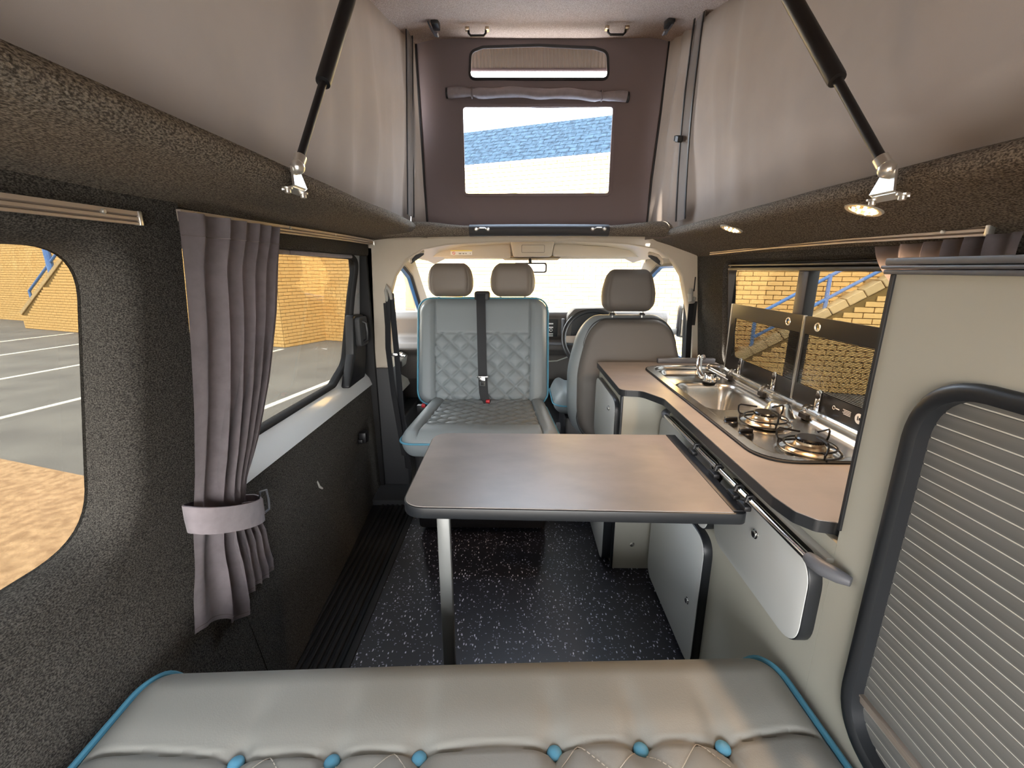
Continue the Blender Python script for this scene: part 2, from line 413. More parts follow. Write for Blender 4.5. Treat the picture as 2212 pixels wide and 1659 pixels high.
def text_obj(name, body, size, m, mtx, parent=None):
    cu = bpy.data.curves.new(name, 'FONT'); cu.body = body; cu.size = size; cu.extrude = 0.0003; cu.align_x = 'CENTER'; cu.align_y = 'CENTER'
    t = bpy.data.objects.new(name, cu); COL.objects.link(t); dg = bpy.context.evaluated_depsgraph_get(); dg.update()
    me = bpy.data.meshes.new_from_object(t.evaluated_get(dg)); bpy.data.objects.remove(t)
    me.materials.clear(); me.materials.append(M[m]); me.transform(mtx)
    off = ORG.get(parent.name, Vector()) if parent is not None else Vector()
    me.transform(Matrix.Translation(-off))
    o = bpy.data.objects.new(name, me); COL.objects.link(o); o.parent = parent; return o
# ================================================================== outside
EX = Vector((math.cos(R_(-20)), math.sin(R_(-20)), 0)); NX = Vector((EX.y, -EX.x, 0))
GZ = -0.5
ground = B().box((-45, -25, GZ - 0.1), (30, 45, GZ)).done('ground', 'tarmac'); tag(ground, kind='structure')
b = B(); b.prism([(-5.0, 3.74), (-16, 7.2), (-16, -14), (-1.6, -14), (-1.6, 2.72)][::-1], XY, GZ, GZ + 0.012)
tag(b.done('pavement', 'gravel'), kind='structure')
for (x, y, l) in [(-12.6, 9.4, 2.4), (-10.55, 8.3, 7.0), (-8.35, 6.0, 5.6), (-6.18, 4.3, 5.2), (-3.33, 4.6, 5.2), (-0.6, 3.9, 5.2)]:
    b = B(); d = Vector((0.2, 0.98, 0)).normalized(); w = Vector((d.y, -d.x, 0)) * 0.05; p = Vector((x, y, GZ)); q = p + d * l
    b.loft([[p - w, p + w, q + w, q - w], [v + Vector((0, 0, 0.006)) for v in (p - w, p + w, q + w, q - w)]])
    tag(b.done('road_marking', 'line', smooth=False), kind='structure')
brick_me = None
def brickwall(parent, O, e, n, L, z0, z1, focus, thick=0.25, top=None, maxn=300, behind=0.0, reach=99):
    """mortar body with bricks standing proud; the bricks closest to FOCUS (s, z) are objects of their own"""
    global brick_me
    O = Vector((O[0], O[1], 0)); zt = (lambda s: min(z1, top(s))) if top else (lambda s: z1)
    if brick_me is None:
        t = B().box((-0.1075, -0.02, -0.0325), (0.1075, 0.012, 0.0325), 0.003, 1); o = t.done('brick', 'brick'); brick_me = o.data; bpy.data.objects.remove(o)
    allb = []; row = 0; z = z0 + 0.04
    while z < z1:
        s = 0.1125 + (row % 2) * 0.1125
        while s < L - 0.1:
            if z + 0.035 < zt(s - 0.1) and z + 0.035 < zt(s + 0.1): allb.append((s, z, 1.0))
            s += 0.225
        e0 = s - 0.225 + 0.1125; rest = L - e0
        if rest > 0.05 and z + 0.035 < zt(L): allb.append((e0 + rest / 2, z, (rest - 0.008) / 0.215))
        if row % 2 and z + 0.035 < zt(0): allb.append((0.054, z, 0.48))
        z += 0.075; row += 1
    allb.sort(key=lambda q: (max(0, abs(q[0] - focus[0]) - focus[2]) * 1.0) ** 2 + (max(0, abs(q[1] - focus[1]) - focus[3])) ** 2)
    ang = math.atan2(e.y, e.x)
    for s, z, wk in allb[:maxn]:
        o = bpy.data.objects.new('brick', brick_me); COL.objects.link(o); o.parent = parent
        o.location = O + e * s + Vector((0, 0, z)) - ORG[parent.name]; o.rotation_euler = (0, 0, ang + (random.random() - .5) * 0.006); o.scale = (wk, 1, 1)
    if len(allb) > maxn:
        vs = []; fs = []
        for s, z, wk in allb[maxn:]:
            k = len(vs); c = O + e * s + Vector((0, 0, z))
            for dz in (-0.0325, 0.0325):
                for a, d in ((-0.1075, -0.02), (0.1075, -0.02), (0.1075, 0.012), (-0.1075, 0.012)): vs.append(c + e * a * wk + n * d + Vector((0, 0, dz)) - ORG[parent.name])
            fs += [(k + 3, k + 2, k + 6, k + 7), (k, k + 3, k + 7, k + 4), (k + 2, k + 1, k + 5, k + 6), (k + 4, k + 7, k + 6, k + 5), (k, k + 1, k + 2, k + 3)]
        me = bpy.data.meshes.new('brick_courses'); me.from_pydata(vs, [], fs); me.materials.append(M['brick'])
        o = bpy.data.objects.new('brick_courses', me); COL.objects.link(o); o.parent = parent; o['kind'] = 'stuff'
def wallbody(name, O, e, n, L, z0, z1, top=None, thick=0.25):
    O = Vector((O[0], O[1], 0)); P = [(0, z0), (L, z0)]
    if top:
        N = 12; P += [(L * k / N, min(z1, top(L * k / N))) for k in range(N, -1, -1)]
    else: P += [(L, z1), (0, z1)]
    b = B(); b.prism(P, lambda s, z, c: O + e * s - n * c + Vector((0, 0, z)), 0, thick); o = b.done(name, 'mortar', smooth=False); o['kind'] = 'structure'; return o
NX = -Vector((-EX.y, EX.x, 0))       # towards the van
# main building wall, buttress, far wall
w = wallbody('wall_front', (-4.7, 10.64), EX, NX, 13.4, GZ, 3.15); brickwall(w, (-4.7, 10.64), EX, NX, 13.4, GZ, 3.15, (9.7, 0.75, 0.9, 0.35))
D2 = Vector((0.41, 0.912, 0)).normalized(); N2 = Vector((D2.y, -D2.x, 0))
w = wallbody('wall_side', (-5.18, 9.59), D2, N2, 1.2, GZ, 2.9); brickwall(w, (-5.18, 9.59), D2, N2, 1.2, GZ, 2.9, (0.6, 0.4, 0.6, 0.8), maxn=120)
w = wallbody('wall_left', (-8.0, 10.62), EX, NX, 3.0, GZ, 2.9, thick=1.3); brickwall(w, (-8.0, 10.62), EX, NX, 3.0, GZ, 2.9, (2.6, 0.4, 0.4, 0.8), maxn=120)
w = wallbody('wall_back', (-24, 17.3), EX, NX, 16.5, GZ, 3.2); brickwall(w, (-24, 17.3), EX, NX, 16.5, GZ, 3.2, (7.5, 0.5, 1.0, 0.5), maxn=150)
# slate roof of the building
roof = thing('building_roof', 'blue grey slate roof above the sunlit wall, seen through the clear canvas window', 'roof', (-4.7, 10.64, 3.13))
sv = []; sf = []; up = (-NX * 0.8 + Vector((0, 0, 0.6))).normalized(); nn = (NX * 0.6 + Vector((0, 0, 0.8))).normalized()
b = B(); o0 = Vector((-4.9, 10.71, 3.13)); P = [o0, o0 + EX * 13.6, o0 + EX * 13.6 + up * 1.6, o0 + up * 1.6]
b.loft([P, [p - nn * 0.12 for p in P]]); b.done('roof_deck', 'slate', roof, smooth=False)
sl_me = None
for r in range(10):
    for k in range(56):
        p = o0 + EX * (k * 0.24 + (r % 2) * 0.12) + up * (r * 0.155) + nn * 0.012
        q = [p, p + EX * 0.232, p + EX * 0.232 + up * 0.17, p + up * 0.17]; i = len(sv)
        sv += [x + nn * 0.005 for x in q[:2]] + q[2:] + [x - nn * 0.004 for x in q]; sf += [(i, i+1, i+2, i+3), (i, i+4, i+5, i+1), (i+1, i+5, i+6, i+2), (i, i+3, i+7, i+4)]
me = bpy.data.meshes.new('roof_slates'); me.from_pydata([v - Vector((-4.7, 10.64, 3.13)) for v in sv], [], sf); me.materials.append(M['slate'])
o = bpy.data.objects.new('roof_slates', me); COL.objects.link(o); o.parent = roof; o['kind'] = 'stuff'
b = B(); b.box((0, -0.05, -0.05), (13.6, 0.0, 0.0), 0.02, 1, Matrix.Translation(o0 + Vector((0, 0, 0.0))) @ Matrix.Rotation(R_(-20), 4, 'Z')); b.done('gutter', 'white', roof)
# staircases
def staircase(O, L, z_at0, slope, label, focus, rails, posts, maxn, w=1.1, nco=14):
    top = lambda s: z_at0 + slope * s
    base = Vector((O[0], O[1], GZ)); st = thing('staircase', label, 'stairs', base)
    b = B(); Ov = Vector((O[0], O[1], 0)); P = [(0, GZ), (L, GZ)] + [(L, top(L)), (0, top(0))]
    b.prism(P, lambda s, z, c: Ov + EX * s - NX * c + Vector((0, 0, z)), 0, 0.22); b.done('side_wall', 'mortar', st, smooth=False)
    brickwall(st, O, EX, NX, L, GZ, top(L), focus, top=lambda s: top(s) - 0.01, maxn=maxn)
    dirv = (EX + Vector((0, 0, slope))).normalized(); nv = (Vector((0, 0, 1)) - EX * slope).normalized()
    t = B(); 
    rot = Matrix(((dirv.x, -NX.x, nv.x, 0), (dirv.y, -NX.y, nv.y, 0), (dirv.z, -NX.z, nv.z, 0), (0, 0, 0, 1)))
    t.box((0, -0.03, 0), (0.205, 0.25, 0.11), 0.008, 1); o = t.done('coping_brick', 'coping'); cm = o.data; bpy.data.objects.remove(o)
    for k in range(nco):
        o = bpy.data.objects.new('coping_brick', cm); COL.objects.link(o); o.parent = st
        p = Ov + Vector((0, 0, top(0))) + dirv * (k * 0.215) - base
        o.matrix_local = Matrix.Translation(p) @ rot
    ns = int(L / 0.27)
    for k in range(ns):
        s0 = k * 0.27; z = top(s0)
        b = B(); b.prism([(s0, GZ), (s0 + 0.27, GZ), (s0 + 0.27, z), (s0, z)], lambda s, zz, c: Ov + EX * s - NX * c + Vector((0, 0, zz)), 0.22, 0.22 + w); b.done('step', 'coping', st, smooth=False)
    rl = Ov - NX * 0.11
    for (s0, z0, s1, z1, r) in rails: b = B(); b.cyl(rl + EX * s0 + Vector((0, 0, z0)), rl + EX * s1 + Vector((0, 0, z1)), r, 10); b.done('handrail', 'rail_blue', st)
    for (s, z0, z1, r) in posts: b = B(); b.cyl(rl + EX * s + Vector((0, 0, z0)), rl + EX * s + Vector((0, 0, z1)), r, 10); b.done('post', 'rail_blue', st)
    return st

staircase((4.5 - EX.x * 1.45, 6.05 - EX.y * 1.45), 4.6, -0.27, 0.70, 'buff brick staircase with blue handrail outside the kitchen window', (1.5, 0.3, 1.2, 0.5),
          [(0.34, 0.55, 4.4, 3.3, 0.024), (0.34, 0.22, 4.4, 3.06, 0.024)], [(0.32, 0.0, 0.56, 0.026), (1.16, 0.5, 1.13, 0.026), (2.6, 1.5, 2.1, 0.026)], 300)
staircase((-14.5, 12.75), 5.0, -0.11, 0.56, 'buff brick staircase across the car park with blue handrail, seen past the carpeted pillar', (1.3, 0.2, 1.4, 0.7),
          [(0.43, 0.58, 4.8, 3.02, 0.035), (0.47, 0.22, 4.8, 2.7, 0.035)], [(0.43, 0.0, 0.58, 0.035), (1.8, 0.8, 1.75, 0.08)], 260, nco=16)
# ================================================================== van shell
def xl(y, z):
    bot = lerp(-0.668, -0.790, max(0, min(1, (y - 0.6) / 1.6)))
    if z < 0.6: return lerp(bot, -0.80, max(z, 0) / 0.6)
    return lerp(-0.80, -0.735, (z - 0.6) / 0.7)
def xr(z): return lerp(0.955, 0.895, max(0, z - 0.75) / 0.55)
def roofz(y): return 2.19 - 0.24 * (2.25 - y)
# floors
b = B(); b.box((-0.53, -1.3, -0.03), (1.0, 2.12, 0.0)); tag(b.done('floor', 'floor', smooth=False), kind='structure')
b = B(); b.box((-0.86, 2.12, -0.04), (1.05, 3.7, -0.005)); tag(b.done('floor_cab', 'darktrim', smooth=False), kind='structure')
b = B(); b.box((-0.90, -1.3, -0.06), (-0.53, 2.3, -0.035)); b.box((-0.545, -1.3, -0.034), (-0.52, 2.12, 0.006), 0.003)
tag(b.done('trim_step', 'rubber'), kind='structure'); step = bpy.data.objects['trim_step']
for k in range(7):
    bb = B(); x = -0.565 - k * 0.026; bb.box((x - 0.008, -0.2, -0.036), (x + 0.006, 2.11, -0.022), 0.003, 1); bb.done('tread_rib', 'rubber', step)
# rear quarter wall with window
wl = B(); yo = fillet([(-0.75, 0.672), (0.775, 0.672), (0.845, 1.238), (-0.75, 1.238)], [0.09, 0.11, 0.09, 0.09], 8)
NSEG = []
plate(wl, [(-1.3, -0.05), (1.0, -0.05), (1.0, 1.36), (-1.3, 1.36)], [inset(yo, -0.05)], lambda y, z, d: (xl(y, z) - d, y, z), 0.03, 0.07)
L = []
for k in range(9):
    a = PI / 2 * k / 8; off = 0.05 * (1 - math.sin(a)); dep = 0.055 * (1 - math.cos(a))
    L.append([(xl(y, z) - dep, y, z) for y, z in inset(yo, -off)])
L.append([(xl(y, z) - 0.085, y, z) for y, z in yo])
wl.loft(L, True, False)
wall_l = wl.done('wall_left', 'carpet', ang=60); tag(wall_l, kind='structure')
b = B(); P = inset(yo, -0.03); b.loft([[(xl(y, z) - 0.078, y, z) for y, z in P], [(xl(y, z) - 0.083, y, z) for y, z in P]]); tag(b.done('window_1', 'tint', smooth=False), kind='structure')
# sliding door
door = thing('door_1', None, None, (-0.8, 1.7, 0), kind='structure')
gl = fillet([(1.0, 0.70), (1.93, 0.69), (2.09, 0.76), (2.175, 1.07), (2.245, 1.245), (1.0, 1.255)], [0, .06, .1, .3, .07, 0], 7)
def xd(y, z): return lerp(-0.845, -0.80, (z - 0.7) / 0.55) if z > 0.70 else lerp(-0.788, -0.845, sm(0.60, 0.70, z))
b = B(); plate(b, [(1.0, 0.595), (2.31, 0.595), (2.31, 1.38), (1.0, 1.38)], [inset(gl, -0.012)], lambda y, z, d: (xd(y, z) - d, y, z), 0.02, 0.035); b.done('window_frame', 'whitepaint', door, ang=60)
b = B(); L = []
for k in range(7):
    a = PI * k / 6; off = 0.022 - 0.026 * (k / 6); h = 0.012 * math.sin(a)
    L.append([(xd(y, max(z, .701)) + 0.002 + h, y, z) for y, z in inset(gl, -off)])
L.append([(xd(y, max(z, .701)) - 0.026, y, z) for y, z in inset(gl, -0.002)])
b.loft(L, True, False); b.done('rubber_seal', 'rubber', door, ang=60)
b = B(); b.loft([[(xd(y, max(z, .701)) - .004, y, z) for y, z in gl], [(xd(y, max(z, .701)) - .008, y, z) for y, z in gl]]); b.done('glass_pane', 'tint', door, smooth=False)
b = B(); plate(b, fillet([(0.998, -0.05), (2.285, -0.05), (2.285, 0.60), (0.998, 0.60)], 0.001, 2), [], lambda y, z, d: (xl(y, z) + 0.002 - d, y, z), 0.03, 0.06); b.done('carpet_panel', 'carpet', door, ang=60)
b = B(); b.box((-0.80, 0.99, 1.262), (-0.752, 2.30, 1.36), 0.012); b.done('header_trim', 'carpet', door)
for y0, y1 in ((0.98, 1.55), (1.56, 2.13)): b = B(); b.box((-0.802, y0, 1.246), (-0.775, y1, 1.262), 0.006); b.done('blind_fold', 'fabric', door)
b = B(); b.box((-0.86, 2.288, -0.03), (-0.765, 2.314, 1.325), 0.008); b.box((-0.85, 2.25, 1.302), (-0.76, 2.30, 1.325), 0.006); b.done('door_seal', 'rubber', door)
b = B(); b.prism(fillet([(1.97, 0.655), (2.20, 0.66), (2.25, 0.80), (2.25, 0.975), (2.105, 0.985), (2.07, 0.80)], 0.02), YZ, -0.83, -0.79, 0.006); hb = b.done('handle_plate', 'black', door)
b = B(); b.prism(rrect(2.115, 2.225, 0.83, 0.97, 0.015), YZ, -0.80, -0.765, 0.005); b.done('handle_surround', 'darktrim', hb)
b = B(); b.tube([(-0.765, 2.155, 0.85), (-0.748, 2.155, 0.86), (-0.745, 2.155, 0.90), (-0.748, 2.155, 0.94), (-0.765, 2.155, 0.95)], 0.008); b.done('lever', 'black', hb)
b = B(); b.lathe((-0.815, 2.262, 1.09), (1, 0, 0), [(0.012, 0), (0.012, 0.003), (0.006, 0.005)], 14); b.done('screw', 'zinc', door)
b = B(); b.box((-0.78, 2.0, 0.37), (-0.742, 2.05, 0.425), 0.008); b.box((-0.78, 1.985, 0.375), (-0.755, 2.0, 0.395), 0.004); b.done('catch_block', 'black', door)
b = B(); b.tube([(-0.782, 1.545, 0.40), (-0.775, 1.55, 0.375), (-0.772, 1.565, 0.36)], [0.006, 0.005, 0.004], 8); b.done('panel_clip', 'greytrim', door)
# kitchen side wall with sliding window
wr = B(); wo_ = rrect(0.35, 2.015, 0.78, 1.222, 0.05, 6)
plate(wr, [(-1.3, -0.05), (2.33, -0.05), (2.33, 1.34), (-1.3, 1.34)], [inset(wo_, -0.015)], lambda y, z, d: (xr(z) + d, y, z), 0.03, 0.08)
L = [[(xr(z) + 0.012 * k, y, z) for y, z in inset(wo_, -0.015 * (1 - k / 3) ** 2)] for k in range(4)]; wr.loft(L, True, False)
tag(wr.done('wall_right', 'carpet', ang=60), kind='structure')
win = thing('window_2', None, None, (0.95, 1.3, 1.0), kind='structure')
b = B(); L = []
go = rrect(0.37, 1.995, 0.79, 1.188, 0.045, 6)
loops = [inset(wo_, 0.0), inset(wo_, 0.004), inset(go, -0.004), go]; dep = [0.008, 0.0, 0.002, 0.02]
b.loft([[(xr(z) + d + 0.012, y, z) for y, z in P] for P, d in zip([inset(wo_, 0), inset(wo_, .004), inset(wo_, .010), inset(wo_, .022)], [.02, .002, .002, .03])], True, False); b.done('window_frame', 'black', win)
for z0, dz in ((1.193, 0.012), (1.210, 0.008)):
    b = B(); b.box((xr(1.2) + 0.004, 0.4, z0), (xr(1.2) + 0.03, 1.99, z0 + dz), 0.002); b.done('slide_rail', 'black', win)
b = B(); b.box((0.915, 1.445, 0.78), (0.955, 1.50, 1.20), 0.008, 2, Matrix.Translation((0.0, 0, 0))); b.done('centre_bar', 'black', win)
b = B(); b.box((xr(1.0) + 0.022, 0.35, 0.78), (xr(1.0) + 0.027, 2.0, 1.205)); b.done('glass_pane', 'tint', win, smooth=False)
# fixed-roof side linings
def lining(name, prof, y0, y1, bulge):
    b = B(); n = 40; L = []
    for k in range(n + 1):
        y = y0 + (y1 - y0) * k / n
        L.append([(x, y, z + noise.noise(Vector((x * 3, y * 4, z * 3 + bulge))) * 0.004) for x, z in prof])
    b.loft(L, False, False); o = b.done(name, 'carpet_roof', ang=70); tag(o, kind='structure'); return o
lp = [(-0.77, 1.31), (-0.755, 1.330), (-0.72, 1.339), (-0.66, 1.345), (-0.58, 1.351), (-0.52, 1.356), (-0.487, 1.361), (-0.468, 1.374), (-0.463, 1.388), (-0.474, 1.402), (-0.50, 1.410), (-0.60, 1.415), (-0.90, 1.445)]
rpf = [(0.91, 1.245), (0.895, 1.262), (0.86, 1.275), (0.80, 1.296), (0.75, 1.314), (0.71, 1.326), (0.69, 1.332), (0.671, 1.342), (0.666, 1.356), (0.676, 1.370), (0.70, 1.378), (0.80, 1.382), (1.0, 1.405)]
lining('ceiling_left', lp, -1.3, 2.315, 0); lining('ceiling_right', rpf, -1.3, 2.315, 5)
# front cross member
b = B(); L = []
for k in range(49):
    x = -0.62 + 1.48 * k / 48; c = sm(-0.47, -0.22, x) * (1 - sm(0.40, 0.66, x)); arch = 0.008 * math.cos((x - 0.09) / 0.5 * 1.2)
    zc = 1.363 + arch + (1 - c) * 0.01; r = lerp(0.034, 0.023, c); yc = 2.15 - (1 - c) * 0.015
    L.append([(x, yc + r * 1.5 * math.cos(a) * (1 if math.cos(a) < 0 else 1.8), zc + r * math.sin(a)) for a in [2 * PI * q / 14 for q in range(14)]])
b.loft(L); tag(b.done('trim_front', 'carpet_roof', ang=70), kind='structure')
header = thing('header_roll', 'black padded strip along the front header under the canvas window', 'padding', (0.09, 2.12, 1.36))
b = B(); L = []
for k in range(25):
    x = -0.225 + 0.635 * k / 24; arch = 0.008 * math.cos((x - 0.09) / 0.5 * 1.2); r = 0.026
    L.append([(x, 2.135 + r * 1.5 * math.cos(a), 1.363 + arch + r * math.sin(a)) for a in [2 * PI * q / 14 for q in range(14)]])
b.loft(L); b.done('strip', 'darktrim', header)
for k, (x, lab) in enumerate([(-0.165, 'small black roof catch on the header strip above the double seat'), (0.36, 'small black roof catch on the header strip nearer the kitchen')]):
    c = thing('roof_catch', lab, 'catch', (x, 2.09, 1.372), 'roof catches on the header')
    for s in (-1, 1):
        b = B(); b.lathe((x + s * 0.027, 2.10, 1.372), (0, -1, 0), [(0.008, 0), (0.008, 0.006), (0.004, 0.01)], 12); b.done('bolt', 'zinc', c)
    b = B(); b.tube([(x - 0.02, 2.095, 1.372), (x - 0.01, 2.085, 1.377), (x + 0.01, 2.085, 1.377), (x + 0.02, 2.095, 1.372)], 0.003, 6); b.done('bar', 'zinc', c)
# pop-top ceiling
b = B(); L = []
for k in range(31):
    y = -1.2 + 3.55 * k / 30; row = []
    for q in range(25):
        x = -0.53 + 1.27 * q / 24; e_ = min(q, 24 - q) / 3.0; row.append((x, y, roofz(y) + 0.004 * noise.noise(Vector((x * 3, y * 3, 0))) - 0.035 * (1 - sm(0, 1, e_)) - 0.02 * sm(2.15, 2.28, y)))
    row += [(0.74, y, roofz(y) + 0.05), (-0.53, y, roofz(y) + 0.05)]; L.append(row)
b.loft(L); tag(b.done('ceiling', 'ceil', ang=60), kind='structure')
# tent canvas
tent = thing('tent_canvas', 'grey fabric walls of the raised roof with a clear window facing the building', 'canvas', (0.1, 2.2, 1.4))
def side(xb, xt, sgn, y0, y1, name, seed, amp):
    b = B(); nu, nv = 150, 50
    def fn(u, v):
        y = y0 + (y1 - y0) * u; zt = roofz(y) - 0.01; z = lerp(1.365, zt, v)
        fold = noise.noise(Vector((y * 9 + seed, z * 1.3, seed))) * amp + noise.noise(Vector((y * 26 + seed, z * 2.0, seed + 3))) * amp * 0.35 * sm(0.8, 1.7, y)
        dg = noise.noise(Vector(((y + z) * 3.5, (y - z) * 1.1, seed + 9))) * amp * 1.2
        return (lerp(xb, xt, v) - sgn * 0.02 * math.sin(PI * v) + (fold + dg) * sm(0, 0.12, v) * sm(0, .06, 1 - v), y, z)
    b.grid(fn, nu, nv); o = b.done(name, 'canvas', tent, ang=80); return o
side(-0.515, -0.475, -1, -1.2, 2.19, 'side_panel', 1.0, 0.013)
side(0.70, 0.675, 1, -1.2, 2.03, 'side_panel', 7.0, 0.016)
b = B(); 
def flapL(u, v):
    z = lerp(1.345, roofz(2.2) - 0.01, v); x = lerp(-0.505 + 0.02 * v, -0.445 - 0.012 * v, u); y = lerp(2.185, 2.25, u)
    return (x + 0.016 * math.sin(u * PI) * noise.noise(Vector((u * 2, z * 6, 3))) * 1.6, y - 0.02 * math.sin(u * PI), z)
b.grid(flapL, 10, 50); b.done('corner_panel', 'canvas', tent, ang=80)
b = B()
def flapR(u, v):
    z = lerp(1.335, roofz(2.1) + 0.01, v); x = lerp(0.70 - 0.02 * v, lerp(0.612, 0.655, v), sm(0, 1, u)); y = lerp(1.99, 2.25, u)
    return (x + 0.03 * math.sin(u * PI) * (0.4 + noise.noise(Vector((u * 5, z * 3.5, 8)))), y, z)
b.grid(flapR, 20, 50); b.done('corner_panel', 'canvas', tent, ang=80)
up_w = fillet([(-0.217, 2.025), (0.393, 2.025), (0.385, 2.12), (0.33, 2.136), (0.085, 2.145), (-0.16, 2.136), (-0.21, 2.12)], [.02, .02, .03, .03, 0, .03, .03], 4)
lo_w = rrect(-0.254, 0.424, 1.545, 1.907, 0.012, 3)
b = B()
def ff(x, z, d):
    fx = 0.012 * noise.noise(Vector((x * 2.2, z * 2.2, 4))) + 0.006 * noise.noise(Vector(((x + z) * 6, (x - z) * 2, 2)))
    dgl = 0.010 * math.exp(-((x + 0.28 - (z - 1.52) * -0.9) / 0.02) ** 2) * (1 if z < 1.56 else 0) 
    edge = min(abs(x + 0.46), abs(x - 0.64)); return (x, 2.25 + fx * sm(0, 0.1, edge) + d - dgl, z)
plate(b, [(-0.44, 1.36), (0.615, 1.36), (0.64, 1.8), (0.66, 2.205), (-0.459, 2.205), (-0.452, 1.8)], [up_w, lo_w], ff, 0.003, 0.03); b.done('front_panel', 'canvas_dark', tent, ang=80)
b = B(); L = []
for off, h in ((0.0, 0), (0.0, -0.005), (-0.013, -0.006), (-0.014, 0)): L.append([(x, ff(x, z, 0)[1] + h, z) for x, z in inset(lo_w, off)])
b.loft(L, True, False); b.done('window_binding', 'canvas_dark', tent)
b = B(); L = []
for off, h in ((0.0, 0), (0.0, -0.005), (-0.010, -0.006), (-0.011, 0)): L.append([(x, ff(x, z, 0)[1] + h, z) for x, z in inset(up_w, off)])
b.loft(L, True, False); b.done('window_binding', 'black', tent)
b = B(); b.loft([[(x, 2.262, z) for x, z in inset(lo_w, -.01)], [(x, 2.2625, z) for x, z in inset(lo_w, -.01)]]); b.done('clear_pane', 'vinyl', tent, smooth=False)
b = B(); b.grid(lambda u, v: (lerp(-0.26, 0.44, u), 2.30 + 0.004 * math.sin(u * 260), lerp(2.075, 2.17, v)), 520, 2); b.done('outer_flap', 'canvas', tent)
b = B(); b.tube([(-0.27, 2.302, 2.078), (0.09, 2.302, 2.076), (0.45, 2.302, 2.074)], 0.007, 8); b.done('flap_hem', 'canvas_dark', tent)
# rolled blind strapped between the two windows
rb = thing('rolled_blind', 'rolled grey fabric blind strapped between the two canvas windows', 'blind', (0.08, 2.22, 1.945))
b = B(); pts = []; rr = []
for k in range(41):
    t = k / 40; x = lerp(-0.322, 0.478, t); pts.append((x, 2.222, 1.957 - 0.02 * t + 0.008 * math.sin(PI * t) + 0.003 * math.sin(t * 21))); rr.append(0.0205 + 0.0025 * math.sin(t * 40) * 0.5 - (0.004 if abs(t - .14) < .02 or abs(t - .86) < .02 else 0))
b.tube(pts, rr, 18); b.done('roll', 'fabric', rb)
for t in (0.14, 0.86):
    x = lerp(-0.322, 0.478, t); b = B(); b.ring((x, 2.222, 1.957 - .02 * t + .003), (1, 0, 0), 0.0195, 0.004, 20, 6); b.done('strap', 'canvas_dark', rb)
for t in (0.0, 1.0):
    x = lerp(-0.322, 0.478, t); b = B(); b.lathe((x - (0.004 if t == 0 else -0.0), 2.222, 1.957 - .02 * t), (1, 0, 0), [(0.021, 0), (0.0215, 0.002), (0.0215, 0.008), (0.019, 0.01)], 18); b.done('end_cap', 'black', rb)
# zip bands and corner piping
for (xa, xb_, pb, pt) in ((-0.499, -0.462, 2.05, 2.045), (-0.499, -0.462, 2.168, 2.155)):
    b = B(); b.strip([(lerp(xa, xb_, t) + 0.012, lerp(pb, pt, t), lerp(1.43, roofz(pt) - .02, t)) for t in [k / 20 for k in range(21)]], (0, 1, 0), 0.010, 0.004, (1, 0, 0)); b.done('zip', 'black', tent)
for (pb, pt) in ((1.90, 1.83), (2.005, 1.92)):
    b = B(); b.strip([(lerp(0.678, 0.652, t) - 0.006 - .012 * math.sin(PI * t), lerp(pb, pt, t), lerp(1.395, roofz(pt) - .02, t)) for t in [k / 20 for k in range(21)]], (0, 1, 0), 0.010, 0.004, (1, 0, 0)); b.done('zip', 'black', tent)
b = B(); b.strip([(lerp(-0.499, -0.462, t) + 0.010, 2.11, lerp(1.43, roofz(2.1) - .02, t)) for t in [k / 20 for k in range(21)]], (0, 1, 0), 0.10, 0.002, (1, 0, 0)); b.done('zip_band', 'canvas', tent)
b = B(); b.strip([(lerp(0.679, 0.656, t) - .004 - .012 * math.sin(PI * t), lerp(1.952, 1.875, t), lerp(1.395, roofz(1.88) - .02, t)) for t in [k / 20 for k in range(21)]], (0, 1, 0), 0.09, 0.002, (1, 0, 0)); b.done('zip_band', 'canvas', tent)
b = B(); b.tube([(-0.440, 2.245, 1.39), (-0.446, 2.243, 1.6), (-0.452, 2.243, 1.9), (-0.457, 2.245, 2.17)], 0.005, 8); b.done('corner_piping', 'black', tent)
b = B(); b.tube([(0.617, 2.245, 1.39), (0.621, 2.243, 1.6), (0.64, 2.243, 1.88), (0.656, 2.245, 2.16)], 0.005, 8); b.done('corner_piping', 'black', tent)
for (p, sg) in (((-0.478, 2.12, 1.76), 1), ((0.64, 1.95, 1.70), -1)):
    bk = B(); bk.box((-0.016, -0.028, -0.012), (0.004, 0.012, 0.012), 0.003, 1, Matrix.Translation(p) @ Matrix.Rotation(0.3, 4, 'X')); bk.box((-0.016, 0.016, -0.010), (0.004, 0.030, 0.010), 0.003, 1, Matrix.Translation(p) @ Matrix.Rotation(0.3, 4, 'X'))
    bk.done('strap_buckle', 'black', tent)
